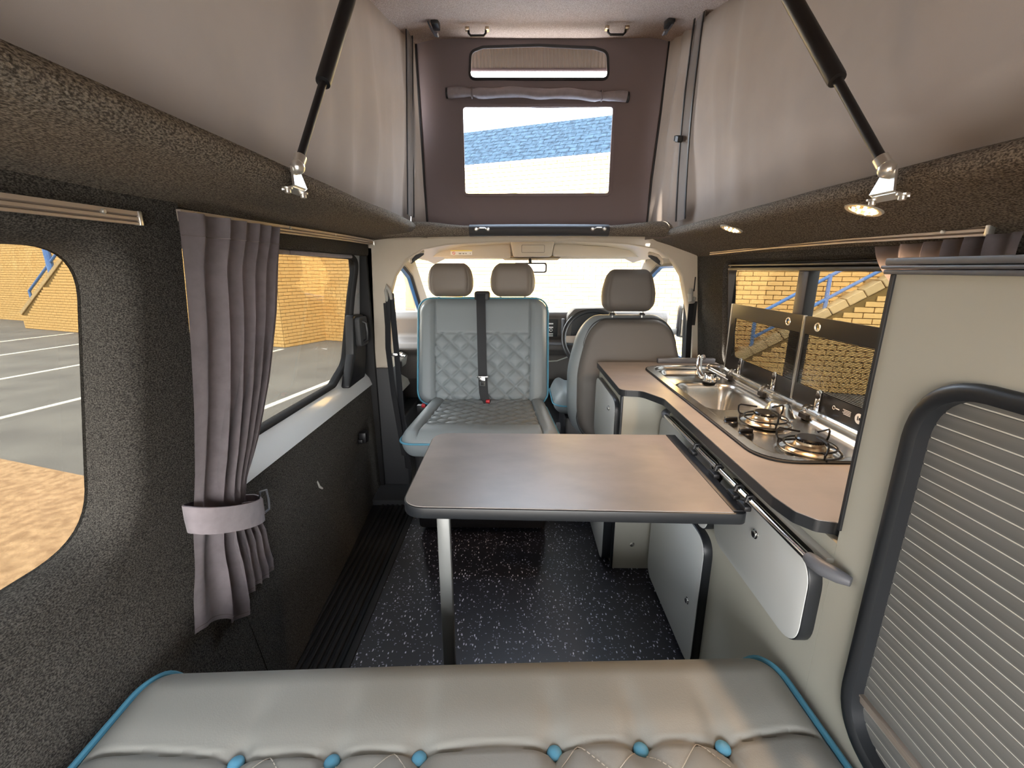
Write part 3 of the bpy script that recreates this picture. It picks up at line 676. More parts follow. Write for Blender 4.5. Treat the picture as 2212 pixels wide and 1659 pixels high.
# handles on the ceiling
def ceil_handle(x, y, lab):
    z = roofz(y) - 0.02; t = thing('grab_handle', lab, 'handle', (x, y, z), 'small handles on the pop-top ceiling')
    b = B(); b.tube([(x - 0.036, y, z + 0.01), (x - 0.034, y, z - 0.012), (x - 0.026, y, z - 0.02), (x + 0.026, y, z - 0.02), (x + 0.034, y, z - 0.012), (x + 0.036, y, z + 0.01)], 0.0045, 8); b.done('grip', 'black', t)
    for s in (-1, 1): b = B(); b.box((x + s * 0.04 - 0.008, y - 0.012, z - 0.004), (x + s * 0.04 + 0.008, y + 0.012, z + 0.008), 0.003); b.done('mount', 'brass', t)
ceil_handle(-0.169, 2.06, 'small black ceiling handle above the double seat side'); ceil_handle(0.389, 2.06, 'small black ceiling handle on the kitchen side of the pop-top')
for x, lab, s in ((-0.335, 'grey hooked strap hanging from the pop-top ceiling, double seat side', 1), (0.578, 'grey hooked strap hanging from the pop-top ceiling, kitchen side', -1)):
    y = 2.02; z = roofz(y); t = thing('ceiling_strap', lab, 'strap', (x, y, z))
    b = B(); b.strip([(x - s * 0.025, y, z + 0.02), (x - s * 0.02, y, z - 0.01), (x, y, z - 0.04), (x + s * 0.015, y, z - 0.045)], (0, 1, 0), 0.03, 0.006, (s * 0.6, 0, 0.8)); b.done('hook', 'capgrey', t)
    b = B(); b.box((x - 0.008, y - 0.03, z - 0.02), (x + 0.02, y + 0.03, z + 0.03), 0.004); b.done('mount', 'black', t)
# gas struts
def strut(p0, p1, lab, split, sgn):
    p0 = Vector(p0); p1 = Vector(p1); d = (p1 - p0).normalized(); t = thing('gas_strut', lab, 'strut', p0, 'gas struts lifting the roof')
    m = p0.lerp(p1, split)
    b = B(); b.cyl(p0 + d * 0.02, m, 0.0085, 14); b.done('piston_rod', 'black', t)
    b = B(); b.tube([m - d * 0.006, m - d * .004, m, p1], [0.010, 0.0155, 0.0165, 0.0165], 18); b.done('cylinder', 'black', t)
    b = B(); b.ball(p0, 0.0145, 16); b.cyl(p0 + d * 0.008, p0 + d * 0.026, 0.0125, 16); b.done('ball_socket', 'zinc', t)
    b = B(); b.cyl(p0, p0 + Vector((sgn * 0.012, 0, -0.012)), 0.007, 10)
    V3 = lambda q: [p0 + Vector(v) for v in q]
    b.loft([V3(((sgn * 0.004, -0.013, 0.0), (sgn * 0.004, 0.013, 0.0), (sgn * 0.009, 0.013, 0.0), (sgn * 0.009, -0.013, 0.0))),
            V3(((-sgn * 0.003, -0.027, -0.038), (-sgn * 0.003, 0.027, -0.038), (sgn * 0.002, 0.027, -0.042), (sgn * 0.002, -0.027, -0.042))),
            V3(((sgn * 0.020, -0.036, -0.046), (sgn * 0.020, 0.036, -0.046), (sgn * 0.020, 0.036, -0.050), (sgn * 0.020, -0.036, -0.050)))])
    b.done('bracket', 'zinc', t)
    for s in (-1, 1): b = B(); b.lathe(p0 + Vector((sgn * 0.010, s * 0.033, -0.044)), (0, 0, -1), [(0.010, 0), (0.010, 0.003), (0.006, 0.004), (0.006, 0.010), (0.004, 0.011)], 12); b.done('bolt', 'zinc', t)
    b = B(); b.ball(p1, 0.014, 14); b.cyl(p1 - d * 0.02, p1, 0.010); b.cyl(p1, p1 + Vector((sgn * 0.0, 0, 0.05)), 0.006); b.done('upper_joint', 'zinc', t)
strut((-0.452, 0.975, 1.401), (-0.405, 1.30, 1.90), 'black gas strut bolted above the tied curtain', 0.40, -1)
strut((0.645, 0.850, 1.368), (0.575, 1.125, 1.765), 'black gas strut bolted above the kitchen downlight', 0.47, 1)
# downlights
def downlight(x, y, z, lab, tilt):
    t = thing('downlight', lab, 'lamp', (x, y, z), 'warm downlights above the kitchen')
    ax = Vector((tilt, 0, -1)).normalized()
    b = B(); b.lathe((x, y, z), ax, [(0.026, -0.004), (0.036, -0.004), (0.037, 0.0), (0.034, 0.004), (0.027, 0.003), (0.026, 0.001)], 32); b.done('bezel', 'greytrim', t)
    b = B(); b.lathe((x, y, z), ax, [(0.001, 0.001), (0.026, 0.001), (0.026, 0.0), (0.001, 0.0)], 28); b.done('lens', 'lamp_glass', t)
    for k in range(12):
        a = k * 2 * PI / 9 if k < 9 else k * 2 * PI / 3; r = 0.019 if k < 9 else 0.008
        b = B(); b.ball((x + r * math.cos(a), y + r * math.sin(a), z - 0.003 + tilt * r * math.cos(a)), 0.003, 8); b.done('diode', 'led', t)
    ld = bpy.data.lights.new('downlight_beam', 'SPOT'); ld.energy = LAMP; ld.color = (1.0, 0.66, 0.38); ld.spot_size = R_(130); ld.spot_blend = 0.7; ld.shadow_soft_size = 0.025
    lo = bpy.data.objects.new('downlight_beam', ld); COL.objects.link(lo); lo.parent = t; lo.location = (0, 0, -0.02)
LAMP = 4.0
downlight(0.706, 1.553, 1.3285, 'lit warm downlight over the sink end of the kitchen, nearer the driver seat', -0.35)
downlight(0.727, 1.0, 1.3215, 'bright lit warm downlight over the hob beside the gas strut', -0.35)
downlight(0.74, 0.42, 1.317, 'lit warm downlight above the tall cabinet, out beyond the curtain', -0.35)
# curtain rails
def rail(name, pts, lab, side_, screws):
    t = thing('curtain_rail', lab, 'rail', pts[0])
    b = B(); L = []
    prof = [(0, -0.012), (0.010, -0.012), (0.010, -0.008), (0.006, -0.006), (0.010, -0.004), (0.010, 0.001), (0.006, 0.003), (0.010, 0.005), (0.010, 0.012), (0, 0.012)]
    for p in pts: L.append([(p[0] + side_ * a, p[1], p[2] + c) for a, c in prof])
    b.loft(L); b.done('track', 'alu', t)
    for (x, y, z) in screws: b = B(); b.lathe((x, y, z), (side_, 0, 0), [(0.005, 0.008), (0.005, 0.012), (0.003, 0.014)], 10); b.done('screw', 'zinc', t)
    b = B(); e = pts[-1]; b.box((min(e[0], e[0] + side_ * .012), e[1] - .002, e[2] - .013), (max(e[0], e[0] + side_ * .012), e[1] + .006, e[2] + .013), .001); b.done('end_stop', 'zinc', t)
    return t
rail('a', [(-0.728, -0.9, 1.281), (-0.728, 0.3, 1.288), (-0.728, 0.875, 1.292)], 'aluminium curtain rail over the side window by the bench', 1, [(-0.728, 0.80, 1.296)])
rail('b', [(-0.727, 0.985, 1.310), (-0.727, 1.65, 1.320), (-0.722, 1.94, 1.323), (-0.71, 2.22, 1.322)], 'aluminium curtain rail over the sliding door window', 1, [(-0.727, 1.03, 1.316), (-0.727, 1.45, 1.323), (-0.727, 1.8, 1.327)])
rail('c', [(0.878, 2.095, 1.272), (0.878, 1.6, 1.278), (0.868, 1.2, 1.276), (0.868, 0.86, 1.270)], 'aluminium curtain rail above the kitchen window', -1, [(0.875, 1.63, 1.28), (0.868, 0.95, 1.272)])
# ================================================================== furniture
SHARED = {}
def cab_door(parent, y0, y1, z0, z1, xf, lab_lock=(0, 0), th=0.030, r=0.055, name='door'):
    P = rrect(y0, y1, z0, z1, r, 8)
    b = B(); b.prism(P, YZ, xf + th, xf + 0.0015, 0.003); d = b.done(name, 'edge', parent)
    b = B(); b.prism(inset(P, 0.0025), YZ, xf + 0.004, xf, 0.0006); b.done('door_face', 'door', d)
    y, z = lab_lock
    b = B(); b.lathe((xf, y, z), (-1, 0, 0), [(0.011, -0.001), (0.011, 0.002), (0.008, 0.003), (0.008, 0.006), (0.006, 0.007)], 20); b.done('push_lock', 'chrome', d)
    return d
ku = thing('kitchen_unit', 'pale laminate kitchen cabinet with black edged doors under the sink and hob', 'cabinet', (0.75, 1.3, 0))
b = B(); b.box((0.551, 0.6725, 0.0), (0.575, 1.575, 0.741)); b.box((0.93, 0.674, 0), (0.95, 1.575, .741)); b.box((.555, .674, 0.0), (.95, 1.575, .02)); b.done('carcass', 'cab', ku, smooth=False)
b = B(); b.box((0.39, 1.575, 0.0), (0.56, 1.593, 0.741)); b.done('end_panel', 'cab', ku, smooth=False)
b = B(); b.box((0.385, 1.572, 0.0), (0.392, 1.597, 0.741), .001); b.box((0.553, 1.570, 0.0), (0.558, 1.580, 0.741), .001); b.done('edge_strip', 'edge', ku)
b = B(); b.box((0.39, 1.593, 0.0), (0.408, 2.06, 0.741)); b.box((0.39, 2.045, 0), (.95, 2.06, .741)); b.done('side_panel', 'cab', ku, smooth=False)
b = B(); b.lathe((0.467, 1.575, 0.112), (0, -1, 0), [(0.008, 0), (0.008, 0.003), (0.005, 0.004)], 6); b.lathe((0.467, 1.575, 0.112), (0, -1, 0), [(0.010, 0), (0.010, 0.001)], 16); b.done('bolt', 'zinc', ku)
cab_door(ku, 1.085, 1.545, 0.012, 0.458, 0.525, (1.15, 0.21))
cab_door(ku, 1.085, 1.545, 0.478, 0.690, 0.525, (1.30, 0.64))
cab_door(ku, 0.683, 1.055, 0.497, 0.692, 0.525, (0.862, 0.634))
d = cab_door(ku, 1.60, 2.02, 0.43, 0.715, 0.368, (1.70, 0.655), th=0.022)
b = B(); b.prism(rrect(1.60, 2.02, 0.01, 0.38, 0.04), YZ, 0.39, 0.352, 0.003); d2 = b.done('door', 'edge', ku)
b = B(); b.prism(rrect(1.603, 2.018, 0.013, 0.377, 0.04), YZ, 0.356, 0.3505, 0.0006); b.done('door_face', 'door', d2)
# worktop
WT = [(0.378, 2.075), (0.378, 1.575), (0.455, 1.56), (0.503, 1.46), (0.503, 0.79), (0.512, 0.735), (0.535, 0.705), (0.565, 0.697), (0.565, 0.676), (0.945, 0.676), (0.945, 2.075)]
WTf = fillet(WT, [0.01, 0.03, 0.06, 0.06, 0.03, 0.02, 0.02, 0.005, 0, 0, 0], 6)
sink_hole = rrect(0.577, 0.928, 0.952, 1.962, 0.07, 6)
wt = thing('worktop', 'stone effect laminate worktop with black edging around the sink and hob', 'worktop', (0.7, 1.3, 0.74))
b = B(); plate(b, inset(WTf, 0.001), [sink_hole], lambda x, y, d: (x, y, 0.7665 - d), 0.004, 0.2); b.done('laminate', 'worktop', wt, smooth=False)
b = B(); plate(b, WTf, [inset(sink_hole, -0.002)], lambda x, y, d: (x, y, 0.7650 - d), 0.023, 0.2); b.done('edging', 'edge', wt, smooth=False)
b = B(); b.box((0.66, 2.045, 0.7665), (0.93, 2.07, 0.79), 0.004); b.done('upstand', 'capgrey', wt)
# sink and hob
sh = thing('sink_hob', 'stainless steel sink and two burner hob set in the worktop', 'hob', (0.75, 1.45, 0.765))
SR = rrect(0.565, 0.940, 0.940, 1.974, 0.085, 8)
b = B(); b.prism(inset(SR, -0.004), XY, 0.7665, 0.7705); b.done('gasket', 'rubber', sh) if False else b.bm.free()
def rr_sdf(x, y, x0, x1, y0, y1, r):
    cx_ = (x0 + x1) / 2; cy_ = (y0 + y1) / 2; qx = abs(x - cx_) - (x1 - x0) / 2 + r; qy = abs(y - cy_) - (y1 - y0) / 2 + r
    return math.hypot(max(qx, 0), max(qy, 0)) + min(max(qx, qy), 0) - r
def sinkz(x, y):
    z = 0.7735
    z -= 0.011 * sm(0.0, 0.010, -rr_sdf(x, y, 0.597, 0.905, 0.965, 1.952, 0.07))
    z += 0.012 * sm(0.850, 0.862, x) * sm(0.0, 0.01, -rr_sdf(x, y, 0.58, 0.93, 0.95, 1.965, 0.07))
    d = -rr_sdf(x, y, 0.615, 0.838, 1.355, 1.690, 0.055); z -= 0.115 * sm(0.0, 0.045, d) + 0.006 * sm(-0.008, 0.004, d)
    d = -rr_sdf(x, y, 0.615, 0.838, 1.735, 1.935, 0.05); z -= 0.022 * sm(0.0, 0.022, d)
    dx = (x - 0.805) / 0.042; dy = (y - 1.305) / 0.050; q = dx * dx + dy * dy
    if q < 1.6: z += 0.040 * (1 - sm(0.15, 1.2, q))
    for by in (1.215, 1.015):
        rr = math.hypot(x - 0.715, y - by); z -= 0.004 * (1 - sm(0.060, 0.075, rr))
        z += 0.004 * (1 - sm(0.028, 0.045, rr))
    return z
b = B(); nx, ny = 124, 330; V = {}
X0, X1, Y0, Y1 = 0.567, 0.938, 0.942, 1.972; cr = 0.083
for i in range(nx + 1):
    for j in range(ny + 1):
        x = lerp(X0, X1, i / nx); y = lerp(Y0, Y1, j / ny)
        ax = abs(x - (X0 + X1) / 2) - ((X1 - X0) / 2 - cr); ay = abs(y - (Y0 + Y1) / 2) - ((Y1 - Y0) / 2 - cr)
        if ax > 0 and ay > 0:
            m_ = max(ax, ay); l_ = math.hypot(ax, ay); x = (X0 + X1) / 2 + math.copysign((X1 - X0) / 2 - cr + ax * m_ / l_, x - (X0 + X1) / 2); y = (Y0 + Y1) / 2 + math.copysign((Y1 - Y0) / 2 - cr + ay * m_ / l_, y - (Y0 + Y1) / 2)
        V[i, j] = b.bm.verts.new((x, y, sinkz(x, y)))
for i in range(nx):
    for j in range(ny): b.face([V[i, j], V[i + 1, j], V[i + 1, j + 1], V[i, j + 1]])
b.done('steel_top', 'steel', sh, ang=80)
b = B(); P = inset(SR, -0.003); b.loft([[(x, y, 0.7655) for x, y in P], [(x, y, 0.7705) for x, y in P], [(x, y, 0.7725) for x, y in inset(SR, 0.0015)], [(x, y, 0.7715) for x, y in inset(SR, 0.004)]], True, False); b.done('gasket', 'rubber', sh)
b = B(); b.lathe((0.655, 1.44, 0.6555), (0, 0, 1), [(0.001, 0.002), (0.018, 0.002), (0.020, 0.005), (0.030, 0.004), (0.032, 0.0)], 24); b.done('drain', 'chrome', sh)
def burner(by, parent_pos):
    c = Vector((0.715, by, 0.765))
    b = B(); b.lathe(c, (0, 0, 1), [(0.050, -0.002), (0.048, 0.004), (0.040, 0.007), (0.036, 0.012), (0.034, 0.018), (0.030, 0.022), (0.0295, 0.028), (0.001, 0.028)], 40); br = b.done('burner_base', 'brass', sh)
    b = B(); L = []
    for (r, h, am) in ((0.020, 0.028, 0), (0.032, 0.0285, 1), (0.033, 0.034, 1), (0.029, 0.037, 0), (0.001, 0.037, 0)):
        L.append([c + Vector(((r - am * 0.0018 * (k % 2)) * math.cos(2 * PI * k / 64), (r - am * 0.0018 * (k % 2)) * math.sin(2 * PI * k / 64), h)) for k in range(64)])
    b.loft(L); b.done('burner_cap', 'iron', br)
    b = B(); b.ring(c + Vector((0, 0, 0.006)), (0, 0, 1), 0.066, 0.0028, 48, 8)
    b.ring(c + Vector((0, 0, 0.019)), (0, 0, 1), 0.056, 0.0024, 48, 8)
    b.done('support_ring', 'iron', br)
    for k in range(3):
        a = R_(25 + 120 * k); d = Vector((math.cos(a), math.sin(a), 0)); b = B()
        b.tube([c + d * 0.056 + Vector((0, 0, 0.018)), c + d * 0.068 + Vector((0, 0, 0.020)), c + d * 0.072 + Vector((0, 0, 0.028)), c + d * 0.072 + Vector((0, 0, 0.042)), c + d * 0.068 + Vector((0, 0, 0.047)), c + d * 0.024 + Vector((0, 0, 0.047))], 0.0026, 8)
        b.tube([c + d * 0.066 + Vector((0, 0, 0.006)), c + d * 0.066 + Vector((0, 0, 0.020))], 0.0026, 6)
        b.done('pan_prong', 'iron', br)
burner(1.215, None); burner(1.015, None)
for (x, y) in ((0.615, 1.212), (0.612, 1.118)):
    b = B(); b.lathe((x, y, 0.762), (0, 0, 1), [(0.020, 0), (0.019, 0.012), (0.017, 0.014), (0.001, 0.014)], 24); b.box((x - 0.018, y - 0.004, 0.776), (x + 0.018, y + 0.004, 0.786), 0.002); b.done('control_knob', 'iron', sh)
for (y) in (1.738, 1.493, 1.258, 0.99):      # slots and rivets on the back ledge
    b = B(); b.box((0.846, y - 0.020, 0.768), (0.8585, y + 0.016, 0.7835), 0.001, 1); b.done('hinge_slot', 'rubber', sh)
    for dy in (-0.032, 0.030):
        for dz in (0.0, 0.010):
            b = B(); b.lathe((0.868 + dz, y + dy, 0.7742 + 0.011), (0, 0, 1), [(0.004, 0), (0.004, 0.0015), (0.002, 0.002)], 10); b.done('rivet', 'chrome', sh)
# folding tap
tp = thing('tap', 'folding chrome tap standing behind the sink bowl', 'tap', (0.765, 1.715, 0.77))
b = B(); b.lathe((0.757, 1.695, 0.768), (0, 0, 1), [(0.024, 0), (0.025, 0.004), (0.024, 0.028), (0.021, 0.034), (0.008, 0.036), (0.001, 0.036)], 28); b.done('base', 'chrome', tp)
b = B(); b.lathe((0.757, 1.695, 0.767), (0, 0, 1), [(0.027, 0), (0.027, 0.003), (0.024, 0.003)], 28); b.done('seal_ring', 'rubber', tp)
b = B(); b.tube([(0.745, 1.705, 0.785), (0.732, 1.712, 0.784), (0.727, 1.725, 0.798), (0.730, 1.745, 0.818), (0.736, 1.765, 0.838), (0.745, 1.775, 0.850)], [0.008, 0.010, 0.011, 0.011, 0.012, 0.010], 14); b.ball((0.743, 1.773, 0.848), 0.0135, 14); b.done('spout', 'chrome', tp)
b = B(); b.lathe((0.753, 1.775, 0.850), (1, 0, 0.2), [(0.011, -.004), (0.011, 0.006), (0.008, 0.009)], 16); b.done('nozzle', 'capgrey', tp)
# glass lids
def lid(y0, y1, rivet_y, tabs, lab, extra):
    t = thing('glass_lid', lab, 'lid', (0.90, (y0 + y1) / 2, 0.79))
    Z0, Z1 = 0.787, 1.058; P = rrect(y0, y1, Z0, Z1, 0.012, 4)
    hole = rrect(y0 + extra[0], y1 - extra[1], 0.845, 1.003, 0.002, 2)
    fh = [(rivet_y + 0.011 * math.cos(a), 1.030 + 0.011 * math.sin(a)) for a in [2 * PI * k / 20 for k in range(20)]]
    b = B(); plate(b, P, [hole, fh], lambda y, z, d: (0.898 + d, y, z), 0.005, 0.3); b.done('black_border', 'iron', t, smooth=False)
    b = B(); b.loft([[(0.8995, y, z) for y, z in hole], [(0.9025, y, z) for y, z in hole]]); b.done('line_screen', 'lidprint', t, smooth=False)
    b = B(); b.ring((0.898, rivet_y, 1.030), (1, 0, 0), 0.0115, 0.0022, 24, 6); b.done('finger_ring', 'zinc', t)
    for ya in (y0, y1 - 0.002): b = B(); b.box((0.896, ya, Z0), (0.904, ya + 0.002, Z1)); b.done('glass_edge', 'zinc', t)
    for y in tabs:
        Q = fillet([(y - 0.010, 0.787), (y + 0.010, 0.787), (y + 0.010, 0.852), (y - 0.010, 0.852)], [0, 0, .01, .01], 5)
        b = B(); b.prism(Q, YZ, 0.897, 0.893, 0.0005); h = b.done('hinge', 'chrome', t)
        for dy in (-0.009, 0.009):
            b = B(); b.strip([(0.894, y + dy, 0.795), (0.885, y + dy, 0.803), (0.872, y + dy, 0.804), (0.860, y + dy, 0.796), (0.853, y + dy, 0.776)], (0, 1, 0), 0.008, 0.003, (-0.6, 0, 0.8)); b.done('hinge_arm', 'chrome', h)
        b = B(); b.cyl((0.872, y - 0.016, 0.797), (0.872, y + 0.016, 0.797), 0.004, 10); b.done('hinge_pin', 'chrome', h)
        b = B(); b.lathe((0.893, y, 0.832), (-1, 0, 0), [(0.0085, 0), (0.008, 0.003), (0.004, 0.006), (0.001, 0.006)], 16); b.done('rubber_stop', 'rubber', h)
    return t
lid(1.402, 1.885, 1.482, (1.75, 1.505), 'raised black edged glass lid over the sink, furthest toward the cab seats', (0.012, 0.045))
l2 = lid(0.76, 1.398, 1.333, (1.27, 1.0), 'raised black edged glass lid over the hob beside the tall cabinet', (0.012, 0.012))
b = B(); b.lathe((0.898, 1.11, 0.817), (-1, 0, 0), [(0.014, 0), (0.014, 0.0006), (0.001, 0.0006)], 24); b.done('dial_print', 'white', l2)
b = B(); b.box((0.8968, 1.1055, 0.8135), (0.8972, 1.1095, 0.8205)); b.box((0.8968, 1.112, 0.812), (.8972, 1.115, .8235)); b.done('dial_mark', 'iron', l2)
b = B(); b.ring((0.8975, 1.205, 0.818), (1, 0, 0), 0.005, 0.0008, 16, 4); b.box((0.8973, 1.183, 0.8165), (0.8978, 1.197, 0.8195))
for k in range(4): b.box((0.8973, 1.140, 0.824 - 0.004 * k), (0.8978, 1.170 - 0.004 * (k % 2), 0.8255 - 0.004 * k))
b.done('small_print', 'white', l2)
# tall cabinet with tambour
tc_ = thing('tall_cabinet', 'tall pale laminate cabinet with a grey roller shutter door', 'cabinet', (0.75, 0, 0))
TO = rrect(-0.35, 0.572, 0.462, 1.047, 0.075, 10)
b = B(); plate(b, [(-1.0, 0), (0.672, 0), (0.672, 1.192), (-1.0, 1.192)], [inset(TO, -0.012)], lambda y, z, d: (0.551 + d, y, z), 0.016, 0.4); b.done('face_panel', 'cab', tc_, smooth=False)
b = B(); b.box((0.553, 0.656, 0.7675), (0.95, 0.672, 1.192)); b.box((0.553, 0.656, 0.0), (0.95, 0.672, 0.735)); b.done('end_panel', 'cab', tc_, smooth=False)
b = B(); b.box((0.5475, 0.668, 0.7675), (0.556, 0.6755, 1.192), 0.001, 1); b.done('edge_strip', 'edge', tc_)
b = B()
for z0, z1, o_ in ((1.192, 1.199, 0.010), (1.1995, 1.2045, 0.013), (1.205, 1.215, 0.010)): b.box((0.551 - o_, -1.0, z0), (0.95, 0.672 + o_, z1), 0.002, 2)
b.done('top_board', 'capgrey', tc_)
b = B(); L = []
for off, dx in ((-0.022, 0.0), (-0.022, -0.006), (-0.017, -0.011), (-0.006, -0.011), (0.0, -0.006), (0.0, 0.022)): L.append([(0.551 + dx, y, z) for y, z in inset(TO, off)])
b.loft(L, True, False); b.done('shutter_frame', 'edge', tc_, ang=50)
b = B(); b.box((0.5650, -0.45, 0.40), (0.5745, 0.645, 1.10)); b.done('highlight_backing', 'slat_highlight', tc_, smooth=False)  # pale sheet showing between slats, painted stand-in for their edge highlights
smesh = None; pitch = 0.0195
t_ = B(); t_.box((0, -0.445, 0), (0.004, 0.640, pitch - 0.0020), 0.0006, 1); o_ = t_.done('slat', 'slat'); smesh = o_.data; bpy.data.objects.remove(o_)
for k in range(31):
    o = bpy.data.objects.new('slat', smesh); COL.objects.link(o); o.parent = tc_; o.location = Vector((0.5635, 0, 1.056 - pitch * (k + 1))) - ORG[tc_.name]
b = B(); b.box((0.558, -0.44, 0.515), (0.575, 0.60, 0.527), 0.003); b.box((0.556, -0.44, 0.527), (0.566, 0.60, 0.531), 0.001); b.done('shutter_handle', 'alu', tc_)
# table on rail
rl = thing('table_rail', 'chrome table rail screwed along the kitchen cabinet front', 'rail', (0.52, 1.05, 0.705))
b = B(); b.cyl((0.510, 0.668, 0.7085), (0.510, 1.455, 0.7085), 0.0075, 16); b.done('tube', 'chrome', rl)
b = B(); b.box((0.536, 0.67, 0.703), (0.5525, 1.45, 0.713), 0.002); b.done('backing', 'greytrim', rl)
for s, y in ((1, 0.668), (-1, 1.457)):
    b = B(); b.tube([(0.512, y + s * 0.012, 0.7085), (0.513, y, 0.7085), (0.517, y - s * 0.018, 0.7085), (0.530, y - s * 0.038, 0.7085), (0.541, y - s * 0.052, 0.7085)], [0.010, 0.013, 0.0135, 0.012, 0.008], 16); e = b.done('end_cap', 'capgrey', rl)
    b = B(); b.lathe((0.519, y - s * 0.034, 0.7085), (-1, 0, 0), [(0.005, -0.004), (0.005, 0.0015), (0.001, 0.0015)], 12); b.done('screw', 'black', e)
tb = thing('table', 'grey stone effect table with black edge clipped to the kitchen rail', 'table', (0.12, 1.1, 0.69))
TP = fillet([(-0.262, 0.868), (0.500, 0.852), (0.500, 1.318), (-0.268, 1.325)], [0.055, 0.02, 0.01, 0.055], 10)
b = B(); b.prism(TP, XY, 0.661, 0.6885, 0.003); b.done('edge_band', 'edge', tb)
TI = [(x, y) for x, y in inset(TP, 0.0035)]; TI = [(min(x, 0.468), y) for x, y in TI]
b = B(); b.prism(TI, XY, 0.6875, 0.6905, 0.0008); b.done('top', 'worktop', tb, smooth=False)
b = B(); b.box((0.468, 0.862, 0.688), (0.497, 1.312, 0.6915), 0.001); b.done('hinge_strip', 'black', tb)
for y in (0.875, 0.925, 1.03, 1.17):
    b = B(); b.box((0.490, y - 0.018, 0.690), (0.506, y + 0.018, 0.702), 0.003); b.tube([(0.500, y, 0.705), (0.503, y, 0.718), (0.512, y, 0.720), (0.519, y, 0.712)], 0.004, 8); b.done('clip', 'black', tb)
b = B(); b.box((-0.197, 0.945, 0.002), (-0.165, 0.965, 0.661), 0.004); b.box((-0.21, 0.93, 0.649), (-0.15, 0.98, 0.661), 0.003); b.done('leg', 'legmetal', tb)
# bench seat
bn = thing('bench_seat', 'grey upholstered bench cushion with blue buttons and blue piping across the van', 'bench', (-0.07, 0.3, 0))
BT = Matrix.Translation((-0.081, 0.305, 0.392)) @ Matrix.Rotation(R_(2.6), 4, 'Z')
BTi = BT.inverted()
BTN = [(-0.444, 0.514), (-0.293, 0.518), (-0.156, 0.525), (0.061, 0.537), (0.202, 0.544), (0.337, 0.549)]
BL = [BTi @ Vector((x, y, 0.392)) for x, y in BTN]
def seam_y(x):
    xs = [-0.63] + [p.x for p in BL] + [0.63]; ys = [BL[0].y + 0.02] + [p.y for p in BL] + [BL[5].y + 0.02]
    for k in range(7):
        if xs[k] <= x <= xs[k + 1]:
            t = (x - xs[k]) / (xs[k + 1] - xs[k]); bow = 0.005 * math.sin(PI * t) if k in (0, 3, 6) else 0.004 * math.sin(PI * t)
            return lerp(ys[k], ys[k + 1], t) + bow
    return ys[0] if x < 0 else ys[-1]
def bench_h(x, y):
    h = 0.010 * math.sin(PI * min(max((x + .63) / 1.26, 0), 1))
    sy = seam_y(x); h += groove(y - sy, 0.004, 0.008) + groove(y - sy, 0.03, 0.004)
    for p in BL: h -= 0.013 * math.exp(-(((x - p.x) / 0.020) ** 2 + ((y - p.y) / 0.024) ** 2)) + 0.006 * math.exp(-(((x - p.x) / 0.02) ** 2 + ((y - p.y - .05) / 0.06) ** 2))
    if y < sy:
        for k in (2, 3, 5, 0): h += groove((x - BL[k].x) - (0.16 * (sy - y) if k == 5 else 0), 0.004, 0.006)
        if BL[0].x < x < BL[2].x or BL[3].x < x < BL[5].x: h += quilt(x - BL[1].x, y - sy, 0.098, 0.098, 0.003, 0.0022)
    return h
b = B(); pad(b, BT, 1.255, 0.84, 0.060, 0.05, 0.075, 0.06, bench_h, 300, 190); b.done('cushion', 'leather_bench', bn, ang=80)
b = B(); bp_ = [BT @ Vector((x, y, 0.030 - (0.055 * (1 - sm(0.52, 0.60, abs(x))) if y > 0 else 0))) for x, y in border(1.250, 0.834, 0.058, 12)]; b.tube(bp_ + bp_[:1], 0.006, 8, False); b.done('piping', 'piping', bn)
for p in BL:
    b = B(); q = BT @ Vector((p.x, p.y, 0.050)); b.ball(q, (0.0125, 0.0125, 0.007), 18); b.done('button', 'button', bn)
def topz(x, y): return 0.060 + bench_h(x, y)
b = B()      # pale stitching lines of the quilted panels
for (xa, xb_) in ((BL[0].x, BL[2].x), (BL[3].x, BL[5].x)):
    for sgn in (-1, 1):
        for k in range(-6, 7):
            seg = []
            for q in range(60):
                yy = -0.30 * q / 59; x = BL[1].x + 0.098 * (k - sgn * yy / 0.098); y = yy + seam_y(x)
                if xa + .004 < x < xb_ - .004:
                    seg.append(BT @ Vector((x, y, topz(x, y) + 0.0008)))
                elif seg: break
            if len(seg) > 2: b.tube(seg, 0.0009, 4)
b.done('stitching', 'stitch', bn); bpy.data.objects['stitching']['kind'] = 'stuff'
b = B(); b.box((-0.68, -0.3, 0.0), (0.54, 0.62, 0.34), 0.01); b.done('base_box', 'darktrim', bn)
